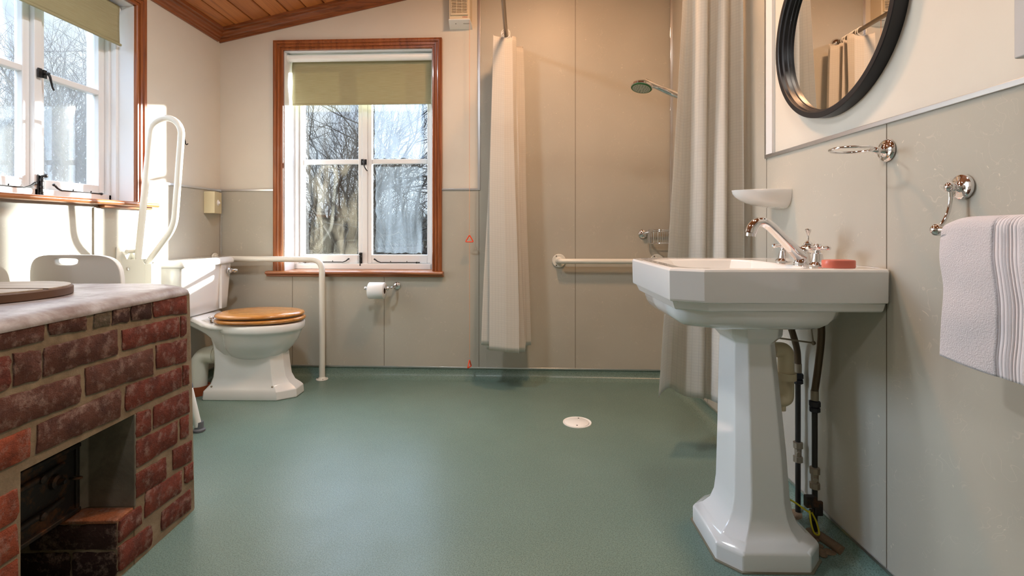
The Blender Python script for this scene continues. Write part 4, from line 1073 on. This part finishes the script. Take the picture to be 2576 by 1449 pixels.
# tap set
tp = thing('mixer_tap', 'chrome three-hole mixer tap with a long arched spout and cross handles', 'tap', (.86, 1.52, .868))
bm = BM(); TYY = 1.525
lathe(bm, [(.0,0),(.026,0),(.026,.004),(.022,.010),(.021,.022),(.018,.035),(.0,.04)], (.864,TYY,.867), (0,0,1), 26)
P4 = smooth_path([(.864,TYY,.886),(.845,TYY,.900),(.815,TYY,.930),(.780,TYY,.966),(.752,TYY,.990),(.728,TYY,.992),(.712,TYY,.978),(.706,TYY,.960)], 5)
nn_ = len(P4); tube(bm, P4, [ .022 - .0065*min(1,i/12) + .002*max(0,(i-nn_+12)/12) for i in range(nn_)], 18)
tube(bm, [P4[-1], P4[-1]+Vector((-.001,0,-.010))], .0145, 18)
tube(bm, smooth_path([(.862,TYY,.893),(.868,TYY,.905),(.878,TYY,.910),(.886,TYY,.908)],4), [.0165]*13, 14)
lathe(bm, [(.012,0),(.012,.004),(.006,.010),(.003,.012)], (.880,TYY,.925), (0,0,1), 16)
obj('spout', bm, M['chrome'], tp)
bm = BM(); tube(bm, [(.880,TYY,.93),(.880,TYY,.958)], .0026, 10); lathe(bm, [(.003,0),(.004,.004),(.008,.014),(.0085,.019),(.006,.021),(0,.021)], (.880,TYY,.952), (0,0,1), 16); obj('popup_rod', bm, M['chrome'], tp)
for k_, (hx, hy, ang) in enumerate(((.853,1.432,.35),(.857,1.622,.15))):
    bm = BM(); lathe(bm, [(0,0),(.025,0),(.025,.003),(.020,.008),(.0165,.011),(.0125,.034),(.0085,.037),(.0085,.042),(.014,.047),(.0155,.053),(.012,.058),(.010,.0595),(.009,.062),(0,.063)], (hx,hy,.867), (0,0,1), 24)
    hd = obj('tap_handle', bm, M['chrome'], tp)
    bm = BM(); c_ = Vector((hx,hy,.918))
    for i in range(4):
        a = ang + PI/2*i; d = Vector((math.cos(a), math.sin(a), 0))
        tube(bm, [c_+d*.010, c_+d*.016, c_+d*.022, c_+d*.028, c_+d*.034, c_+d*.039], [.007,.0055,.0045,.006,.0075,.004], 12)
    obj('cross_arm', bm, M['chrome'], hd)
sp_ = thing('soap_bar', 'coral pink bar of soap on the near edge of the basin', 'soap', (.865, 1.345, .868))
bm = BM(); 
def ssec(sx, sy, z): return [(.857+sx*abs(math.cos(t))**.8*(1 if math.cos(t)>0 else -1), 1.345+sy*abs(math.sin(t))**.8*(1 if math.sin(t)>0 else -1), z) for t in [2*PI*k/40 for k in range(40)]]
loft(bm, [ssec(.039,.026,.8675), ssec(.0405,.0275,.870), ssec(.0405,.0275,.8855), ssec(.039,.026,.8885), ssec(.030,.018,.8895)])
obj('soap', bm, M['soap'], sp_, smooth=50)

# plumbing behind the pedestal
def pipe_set(name, label, px, py, hosepts, zc, zv):
    t = thing(name, label, 'pipe', (px, py, 0))
    bm = BM(); tube(bm, [(px,py,.0),(px,py,zc)], .0085, 14); obj('pipe', bm, M['pipe_black'], t)
    bm = BM(); H = smooth_path(hosepts, 6); tube(bm, H, .0105, 14); obj('flexible_hose', bm, M['hose'], t)
    e = Vector(hosepts[-1]); bm = BM(); tube(bm, [e+Vector((0,0,.002)), e-Vector((0,0,.028))], .0115, 16); obj('hose_ferrule', bm, M['valve'], t)
    bm = BM(); lathe(bm, [(.012,0),(.016,.003),(.016,.014),(.013,.016),(.017,.020),(.017,.034),(.012,.036)], (px,py,e.z-.066), (0,0,1), 8); obj('compression_nut', bm, M['black_nut'], t)
    bm = BM(); lathe(bm, [(.010,0),(.0155,.001),(.0155,.018),(.011,.020),(.0115,.045),(.0155,.048),(.0155,.066),(.010,.068)], (px,py,zv), (0,0,1), 8); lathe(bm, [(.006,0),(.006,.016),(0,.016)], (px,py,zv+.033), (-.3,-1,0), 12); obj('isolating_valve', bm, M['valve'], t)
    bm = BM(); sphere(bm, (px, py, .004), .03, 12, (1,1,.45)); obj('floor_mortar', bm, M['debris'], t)
    return t
pipe_set('water_pipe', 'dark water pipe close behind the basin pedestal, with a curved hose', .938, 1.685, [(.895,1.66,.66),(.915,1.668,.61),(.932,1.68,.565),(.938,1.685,.515)], .46, .185)
pipe_set('water_pipe', 'dark water pipe nearest the right wall, with a long brown hose', .932, 1.580, [(.925,1.545,.74),(.935,1.55,.65),(.935,1.565,.55),(.932,1.58,.458)], .40, .150)
bt = thing('basin_trap', 'cream plastic waste trap behind the basin pedestal', 'waste trap', (.845,1.60,.5))
bm = BM(); tube(bm, bend([(.812,1.60,.585),(.852,1.60,.585),(.852,1.60,.47)], .035, 8), .024, 20); tube(bm, [(.852,1.60,.512),(.852,1.60,.49)], .031, 20)
tube(bm, bend([(.852,1.60,.49),(.852,1.60,.425),(.818,1.60,.425)], .033, 8), .024, 20); tube(bm, [(.838,1.60,.42),(.838,1.60,.39)], .013, 14)
obj('trap_body', bm, M['pipe_cream'], bt)
ec = thing('earth_clamp', 'rusty earth clamp with yellow wire at the foot of the pipe', 'clamp', (.915,1.58,.11))
bm = BM(); box(bm, .893,.925,1.555,1.575,.10,.135); box(bm, .900,.915,1.552,1.557,.062,.10); box(bm,.924,.945,1.556,1.566,.075,.12); obj('clamp_body', bm, M['castiron'], ec, bevel=.003)
bm = BM(); tube(bm, smooth_path([(.900,1.553,.095),(.898,1.54,.06),(.905,1.535,.035),(.922,1.54,.03),(.920,1.55,.06),(.906,1.553,.09)],5), .0028, 8); tube(bm, smooth_path([(.905,1.553,.085),(.893,1.57,.09),(.87,1.60,.10),(.84,1.63,.10)],4), .0028, 8); obj('earth_wire', bm, M['earth'], ec)
rd = thing('popup_linkage', 'thin metal pop-up waste linkage rod behind the basin', 'rod', (.87,1.56,.62))
bm = BM(); tube(bm, [(.80,1.585,.628),(.925,1.575,.612)], .0026, 8); tube(bm, [(.925,1.575,.612),(.905,1.57,.74)], .0022, 8); sphere(bm, (.925,1.575,.612), .007, 10); sphere(bm,(.795,1.585,.628),.011,12); obj('rod', bm, M['valve'], rd)
bm = BM(); tube(bm, smooth_path([(.935,1.56,.012),(.945,1.51,.016),(.950,1.47,.02)],4), .014, 12); 
for k in range(9): sphere(bm, (.925+random.uniform(-.03,.025), 1.52+random.uniform(-.06,.05), .004), random.uniform(.008,.016), 8, (1,1,.6))
setprops(obj('mortar_rubble', bm, M['debris'], None, at=(.93,1.52,0)), 'lumps of crumbled mortar on the floor at the foot of the pipes', 'rubble')

# ------------------------------------------------------------------ right wall fittings
sd = thing('soap_dish', 'white ceramic half-round soap dish on the right wall above the taps', 'soap dish', (XR-.007, 1.84, 1.10))
bm = BM(); rings = []
for i in range(9):
    t = i/8; a = t*PI/2; R = math.cos(a); z = 1.112 - .066*math.sin(a)
    pts = [(XR-.0065, 1.84-.105*R if False else 0, z)]
    P5 = [(XR-.0065 - .178*max(R,.02)*math.sin(PI*k/24)**.9 , 1.845 - .078*max(R**.5,.1)*math.cos(PI*k/24), z + .004*math.sin(PI*k/24)) for k in range(25)]
    rings.append(P5)
ir = [[(XR-.0065 - (.178*s_)*math.sin(PI*k/24)**.9 - .0, 1.845 - .078*s_*math.cos(PI*k/24), z) for k in range(25)] for s_, z in ((.97,1.1165),(.90,1.113),(.80,1.100),(.5,1.092))]
loft(bm, list(reversed(rings)) + ir)
obj('dish', bm, M['porcelain'], sd, smooth=60)
th = thing('tumbler_ring', 'chrome tumbler ring on a round wall plate below the mirror', 'tumbler holder', (XR-.007, 1.312, 1.178))
bm = BM(); ty = 1.312; lathe(bm, [(0,0),(.029,0),(.030,.003),(.0285,.007),(.024,.010),(.020,.010),(.012,.016),(.009,.022),(.0075,.028),(.009,.032),(.006,.036),(.004,.042)], (XR-.0065,ty,1.178), (-1,0,0), 32); obj('wall_rosette', bm, M['chrome'], th)
bm = BM(); torus(bm, (.869,ty,1.180), .049, .0034, (0.03,0,1), 44, 10); tube(bm, [(.917,ty,1.179),(.930,ty,1.178)], .0045, 10); obj('ring', bm, M['chrome'], th)
tl = thing('towel_rail', 'chrome towel rail with a curved arm on the right wall', 'towel rail', (XR-.007, 1.09, 1.06))
bxr = .907
def bracket_(ry, sgn):
    bm = BM(); lathe(bm, [(0,0),(.0265,0),(.0275,.003),(.0265,.008),(.021,.011),(.014,.011),(.010,.014),(.0070,.018),(.0095,.021),(.009,.024),(.006,.027)], (XR-.0065,ry,1.063), (-1,0,0), 32); sphere(bm, (.934,ry,1.063), .0115, 18); obj('wall_rosette', bm, M['chrome'], tl)
    bm = BM(); tube(bm, smooth_path([(.934,ry,1.055),(.9345,ry,1.035),(.930,ry,1.010),(.920,ry,.988),(.909,ry,.974)],5), .0040, 12); obj('curved_arm', bm, M['chrome'], tl)
    bm = BM(); sphere(bm, (bxr,ry,.970), .0140, 18); obj('end_knob', bm, M['chrome'], tl)
bracket_(1.089, 1); bracket_(.36, -1)
bm = BM(); tube(bm, [(bxr,1.086,.970),(bxr,.362,.970)], .0085, 18); obj('bar', bm, M['chrome'], tl)

tw = thing('towel', 'thick white bath towel with a ribbed band folded over the towel rail', 'towel', (.88, .80, .98))
bm = BM(); pil = bm.loops.layers.float_color.new('pile')
nu, nv = 380, 110
def towelp(u, v):
    # u along rail (far -> near), v down the front: wraps from the wall side over the bar
    y = 1.047 - .60*u
    s = -.20 + v*.50     # arc length, 0 at top
    rb_ = .0225
    sag = .006*math.sin(u*7) 
    if s < 0: x = bxr + rb_ ; z = .972 + s; x = bxr + .014
    else: x = 0
    arc = PI*rb_
    if s < -arc/2: x = bxr + rb_*.8; z = .975 + (s+arc/2)
    elif s < arc/2:
        a = s/rb_; x = bxr - rb_*math.sin(a)*.95; z = .975 + rb_*math.cos(a)*.75
    else: x = bxr - rb_ - .004*math.sin((s-arc/2)*9); z = .975 - (s-arc/2)
    edge = max(0, 1-u/.10)
    drop = max(0, s)
    x += -.007*math.sin(u*11+drop*5)*min(1, drop*6) - .010*math.sin(u*5.0+1)*drop*2
    y += (.006*math.sin(drop*26) - .03*drop*2*(1-u) + .012*(1-edge))*(1-u)
    if drop > .12 and u < .5: y -= .0
    z += -.010*edge*edge*(abs(s) < .05) + sag*.4 - .016*(v > .6)*math.sin(PI*min(1,u*1.6))*(v-.6)/.4
    band = .205 < u < .285
    if band: x += -.0013*(math.sin((u-.205)/.08*2*PI*8)) * (1 if s > -arc/2 else 0) + .003
    h = noise.noise(Vector((u*9, v*9, 0)))*.003
    x -= h
    return (x, y, z)
V_ = [[bm.verts.new(towelp(i/nu, j/nv)) for j in range(nv+1)] for i in range(nu+1)]
for i in range(nu):
    for j in range(nv):
        F = bm.faces.new((V_[i][j], V_[i+1][j], V_[i+1][j+1], V_[i][j+1]))
        for l in F.loops:
            b_ = .205 < (i+.5)/nu < .285; c_ = .12 if b_ else 1; l[pil] = (c_, c_, c_, 1)
obj('towel_cloth', bm, M['towel'], tw, smooth=75, solid=.007, recalc=False)

mi = thing('round_mirror', 'round wall mirror in a deep black frame', 'mirror', (XR, 1.530, 1.60))
bm = BM(); mc = (XR-.0005, 1.532, 1.612); R_ = .292
lathe(bm, [(R_-.030,.004),(R_-.026,.010),(R_-.026,.020),(R_-.021,.024),(R_-.020,.034),(R_-.017,.036),(R_-.002,.036),(R_,.034),(R_,0),(R_-.03,0)], mc, (-1,0,0), 96, caps=(False,False)); obj('frame', bm, M['mframe'], mi, smooth=30)
bm = BM(); lathe(bm, [(0,.004),(R_-.027,.004),(R_-.027,.007),(0,.007)], mc, (-1,0,0), 96); obj('mirror_glass', bm, M['mirror'], mi, smooth=20)
CABY = .868
cb = thing('wall_cabinet', 'pale grey wall cabinet cut off by the right edge of the picture', 'cabinet', (XR, .60, 1.26))
bm = BM(); box(bm, .868, XR-.0005, .35, CABY, 1.262, 1.75); obj('cabinet_body', bm, M['cabinet'], cb, bevel=.003)
bm = BM(); box(bm, .850, .867, .352, CABY-.002, 1.264, 1.748); obj('cabinet_door', bm, M['cabinet'], cb, bevel=.003)

# lamps: two ceiling downlights (above the picture) and two added fill lamps
lm_warm = bpy.data.materials.new('warm_lamp'); lm_warm.use_nodes = True
nt = lm_warm.node_tree; nt.nodes.remove(nt.nodes['Principled BSDF']); e_ = nt.nodes.new('ShaderNodeEmission'); e_.inputs['Color'].default_value = (1,.72,.42,1); e_.inputs['Strength'].default_value = 12
nt.links.new(e_.outputs[0], nt.nodes['Material Output'].inputs['Surface'])
def downlight(x, y, power, col, label, size=.13):
    z = ceil(x) - .02
    t = thing('ceiling_lamp', label, 'lamp', (x, y, z))
    bm = BM(); lathe(bm, [(size*.5,0),(size*.56,0),(size*.6,.012),(size*.5,.018)], (x,y,z-.006), (0,0,1), 32); obj('lamp_rim', bm, M['chrome'], t)
    bm = BM(); lathe(bm, [(0,0),(size*.5,0),(size*.5,.004),(0,.004)], (x,y,z), (0,0,1), 32); obj('lamp_diffuser', bm, lm_warm, t)
    ld_ = bpy.data.lights.new('lamp_light', 'AREA'); ld_.shape = 'DISK'; ld_.size = size; ld_.energy = power; ld_.color = col
    lo = bpy.data.objects.new('lamp_light', ld_); C.objects.link(lo); lo.parent = t; lo.location = (0,0,-.012)
downlight(.16, 2.15, 19, (1,.56,.30), 'warm round ceiling lamp over the shower', .2)
downlight(.30, 1.30, 7, (1,.88,.76), 'warm round ceiling lamp over the wash basin', .2)
downlight(-.95, 1.7, 14, (.88,.95,1), 'added round fill lamp over the middle of the room', .2)  # neutral fill added to lift the whole interior
downlight(-.4, -.3, 8, (.95,.98,1), 'added round fill lamp behind the camera', .2)  # unseen fill added for surfaces that face the camera

# ------------------------------------------------------------------ outdoors
bm = BM(); box(bm, -70, 40, 3.9, 120, -.75, -.70); box(bm, -70, -2.6, -20, 3.9, -.75, -.70)
o = struct('floor_outside', bm, M['field'], smooth=0); o.name = 'ground'; o['kind'] = 'structure'
bm = BM(); V = []
nx = 60
top = [ (-90+3*i, 85+4*math.sin(i*.5), 2.3 + .8*math.sin(i*.31) + .25*math.sin(i*1.7)) for i in range(nx)]
loft(bm, [[(x, y-6, -1) for x,y,z in top], [(x, y, z) for x,y,z in top], [(x, y+14, z+1.6) for x,y,z in top], [(x, y+16, -1) for x,y,z in top]], (False, False), close=False)
setprops(obj('distant_woods', bm, M['hill'], smooth=0), 'blue-grey band of distant woods seen low through the far window', 'woods', kind='stuff')

def branchtree(bm, base, d, L, r, depth, rnd, nseg=4, spread=.55, up=.12, ratio=.76, sides=5, kids=(2,3)):
    p = Vector(base); d = Vector(d).normalized(); pts = [p.copy()]; rs = [r]
    for i in range(nseg):
        d = (d + Vector((rnd.uniform(-1,1), rnd.uniform(-1,1), rnd.uniform(-1,1)))*.13 + Vector((0,0,up*.3))).normalized()
        p = p + d*(L/nseg); pts.append(p.copy()); rs.append(r*(1-.30*(i+1)/nseg))
    tube(bm, pts, rs, sides, caps=False)
    if depth <= 0: return
    for k in range(rnd.randint(*kids)):
        a = Vector((rnd.uniform(-1,1), rnd.uniform(-1,1), rnd.uniform(-.6,1))).normalized()
        nd = (d + a*spread*rnd.uniform(.6,1.3)).normalized()
        at_ = pts[-1] if k == 0 else pts[rnd.randint(max(1,nseg-2), nseg)]
        branchtree(bm, at_, nd, L*ratio*rnd.uniform(.75,1.1), rs[-1]*(.88 if k==0 else .72), depth-1, rnd, nseg, spread, up, ratio, max(3, sides-1), kids)
def tree(name, label, cat, base, stems, depth, seed, m, r, L, **kw):
    rnd = random.Random(seed)
    t = thing(name, label, cat, base)
    for k in range(stems):
        bm = BM(); a = 2*PI*k/stems + rnd.uniform(-.4,.4); tl_ = .22 if stems > 1 else .02
        branchtree(bm, Vector(base)+Vector((math.cos(a)*.05, math.sin(a)*.05, -.02)), (math.cos(a)*tl_, math.sin(a)*tl_, 1), L*rnd.uniform(.85,1.1), r*rnd.uniform(.7,1.05), depth, rnd, **kw)
        obj('stem' if stems > 1 else 'trunk_and_branches', bm, m, t, smooth=60, recalc=False)
    return t
tree('bare_tree', 'bare many-stemmed winter tree seen through the left half of the far window', 'tree', (-2.75, 7.0, -.72), 5, 6, 11, M['bark'], .075, 1.35, ratio=.79, kids=(2,4), spread=.85, up=.05)
tree('bare_tree', 'bare winter tree seen through the misted right half of the far window', 'tree', (-1.55, 7.4, -.72), 4, 6, 23, M['bark'], .05, 1.25, ratio=.79, kids=(2,4), spread=.85, up=.05)
tree('bare_tree', 'thin bare tree further off behind the many-stemmed one', 'tree', (-4.2, 11.5, -.72), 4, 6, 31, M['bark'], .045, 1.6, kids=(2,4))
tree('lichen_tree', 'dense yellow-green twiggy tree close outside the left window', 'tree', (-5.6, 5.7, -.72), 6, 6, 41, M['bark_lichen'], .065, 1.35, ratio=.80, kids=(2,4), spread=.9, up=.05)
tree('lichen_tree', 'dark forked tree at the right edge of the left window view', 'tree', (-6.3, 7.1, -.72), 5, 6, 52, M['bark'], .08, 1.6, ratio=.79, kids=(2,4), spread=.85, up=.05)
tree('lichen_tree', 'twiggy tree behind the dense yellow-green one', 'tree', (-8.8, 8.7, -.72), 6, 6, 63, M['bark_lichen'], .09, 1.9, ratio=.80, kids=(2,4), spread=.9, up=.05)
# hedges of upright twigs
def hedge(label, x0, x1, y0, y1, h, count, seed, m):
    rnd = random.Random(seed); bm = BM()
    for k in range(count):
        b = Vector((rnd.uniform(x0,x1), rnd.uniform(y0,y1), -.72)); d = Vector((rnd.uniform(-.5,.5), rnd.uniform(-.5,.5), 1)).normalized()
        branchtree(bm, b, d, h*rnd.uniform(.35,.6), .014, 3, rnd, 2, .7, .1, .7, 3, (2,3))
    setprops(obj('winter_hedge', bm, m, smooth=0, recalc=False), label, 'hedge', kind='stuff')
hedge('brown bare twigs of a winter hedge low outside the far window', -4.4, -.6, 8.2, 9.6, 2.0, 420, 5, M['hedge'])
hedge('tangled bare hedge behind the tree outside the left window', -11.0, -7.2, 9.5, 11.0, 2.4, 90, 6, M['hedge'])
rnd = random.Random(77); bm = BM()
for k in range(2600):
    a = rnd.uniform(0, 2*PI); rr = rnd.random()**.5
    x = -2.05 + math.cos(a)*rr*.95; y = 8.1 + math.sin(a)*rr*.5; z = -.7 + rnd.random()*1.35*(1-.45*rr)
    s = .035; n1 = Vector((rnd.uniform(-1,1), rnd.uniform(-1,1), rnd.uniform(-1,1))).normalized(); u, v = ring_frame(n1)
    bm.faces.new([bm.verts.new(Vector((x,y,z)) + q) for q in (u*s, v*s*.6, -u*s, -v*s*.6)])
setprops(obj('ivy_bush', bm, M['evergreen'], smooth=0, recalc=False), 'dark evergreen bush low in the middle of the far window view', 'bush')
bn = thing('garden_bench', 'dark red-brown garden bench beyond the far window', 'bench', (-4.0, 11.3, -.7))
bm = BM(); box(bm, -4.5,-3.5,11.2,11.55,.62,.72); obj('bench_top', bm, M['benchwood'], bn)
for x in (-4.4,-3.6):
    bm = BM(); box(bm, x-.04,x+.04,11.25,11.5,-.7,.62); obj('leg', bm, M['benchwood'], bn)

# ------------------------------------------------------------------ sky, sun, camera
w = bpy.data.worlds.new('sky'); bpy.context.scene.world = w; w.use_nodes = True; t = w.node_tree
bg = t.nodes['Background']; tcn = t.nodes.new('ShaderNodeTexCoord'); sep = t.nodes.new('ShaderNodeSeparateXYZ'); rp = t.nodes.new('ShaderNodeValToRGB'); nz = t.nodes.new('ShaderNodeTexNoise')
nz.inputs['Scale'].default_value = 3.5; nz.inputs['Detail'].default_value = 5
t.links.new(tcn.outputs['Generated'], sep.inputs[0]); t.links.new(sep.outputs['Z'], rp.inputs['Fac']); t.links.new(tcn.outputs['Generated'], nz.inputs['Vector'])
e = rp.color_ramp.elements; e[0].position = 0; e[0].color = (.72,.84,1,1); e[1].position = .5; e[1].color = (.42,.60,.95,1)
mx = t.nodes.new('ShaderNodeMix'); mx.data_type = 'RGBA'; cr2 = t.nodes.new('ShaderNodeValToRGB'); cr2.color_ramp.elements[0].position = .42; cr2.color_ramp.elements[1].position = .62
t.links.new(nz.outputs['Fac'], cr2.inputs['Fac']); t.links.new(cr2.outputs['Color'], mx.inputs[0]); t.links.new(rp.outputs['Color'], mx.inputs[6]); mx.inputs[7].default_value = (.86,.93,1,1)
t.links.new(mx.outputs[2], bg.inputs['Color'])
def mth(op, a, b=0, clamp=False):
    m_ = t.nodes.new('ShaderNodeMath'); m_.operation = op; m_.use_clamp = clamp
    for k, v in enumerate((a, b)):
        if isinstance(v, bpy.types.NodeSocket): t.links.new(v, m_.inputs[k])
        else: m_.inputs[k].default_value = v
    return m_.outputs[0]
sd_ = Vector((.89, 1, .26)).normalized()
dt = t.nodes.new('ShaderNodeVectorMath'); dt.operation = 'DOT_PRODUCT'; dt.inputs[1].default_value = sd_; nrm = t.nodes.new('ShaderNodeVectorMath'); nrm.operation = 'NORMALIZE'
t.links.new(tcn.outputs['Generated'], nrm.inputs[0]); t.links.new(nrm.outputs[0], dt.inputs[0])
sunny = mth('POWER', mth('MAXIMUM', dt.outputs['Value'], 0), 5)
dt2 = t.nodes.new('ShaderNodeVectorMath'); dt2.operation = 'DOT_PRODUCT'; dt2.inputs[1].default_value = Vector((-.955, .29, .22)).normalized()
t.links.new(nrm.outputs[0], dt2.inputs[0]); west_fill = mth('MULTIPLY', mth('SUBTRACT', dt2.outputs['Value'], .90), 13., True)  # added bright lobe in the unseen part of the sky, fills the right wall
zen = mth('MULTIPLY', mth('SUBTRACT', sep.outputs['Z'], .30), 2.2, True)
t.links.new(mth('ADD', mth('ADD', .66, mth('MULTIPLY', zen, SKY_ZEN)), mth('ADD', mth('MULTIPLY', sunny, SKY_SUN), mth('MULTIPLY', west_fill, SKY_WEST_FILL))), bg.inputs['Strength'])

sl = bpy.data.lights.new('sun', 'SUN'); sl.energy = 26; sl.angle = math.radians(2.2); sl.color = (1,.97,.92)
so = bpy.data.objects.new('sun', sl); C.objects.link(so); so.location = (6, 9, 4)
so.rotation_euler = Vector((-.89,-1,-.26)).to_track_quat('-Z', 'Y').to_euler()

F = 1240.; psi = math.atan(22/F)
cd = bpy.data.cameras.new('camera'); cd.sensor_width = 36; cd.sensor_fit = 'HORIZONTAL'; cd.lens = F/2576*36
cd.shift_y = -(1449/2 - 578)/2576; cd.clip_start = .02; cd.clip_end = 400
co = bpy.data.objects.new('camera', cd); C.objects.link(co); co.location = (0,0,.97); co.rotation_euler = (PI/2, 0, psi)
sc = bpy.context.scene; sc.camera = co
sc.view_settings.view_transform = 'Standard'; sc.view_settings.look = 'None'; sc.view_settings.gamma = 1; sc.view_settings.exposure = EXPO; sc.view_settings.use_curve_mapping = False
sc.cycles.use_denoising = True; sc.cycles.max_bounces = 10; sc.cycles.diffuse_bounces = 5; sc.cycles.transparent_max_bounces = 24; sc.cycles.caustics_reflective = False; sc.cycles.caustics_refractive = False
sc.cycles.sample_clamp_indirect = 6

for o in bpy.data.objects:
    k = o.name.split('.')[0]
    g = {'shower_curtain': 'white checked shower curtains', 'water_pipe': 'pipes behind the basin pedestal', 'roller_blind': 'olive roller blinds', 'ceiling_lamp': 'round ceiling lamps', 'bare_tree': 'bare trees beyond the far window', 'lichen_tree': 'trees outside the left window'}.get(k)
    if g and o.parent is None: o['group'] = g
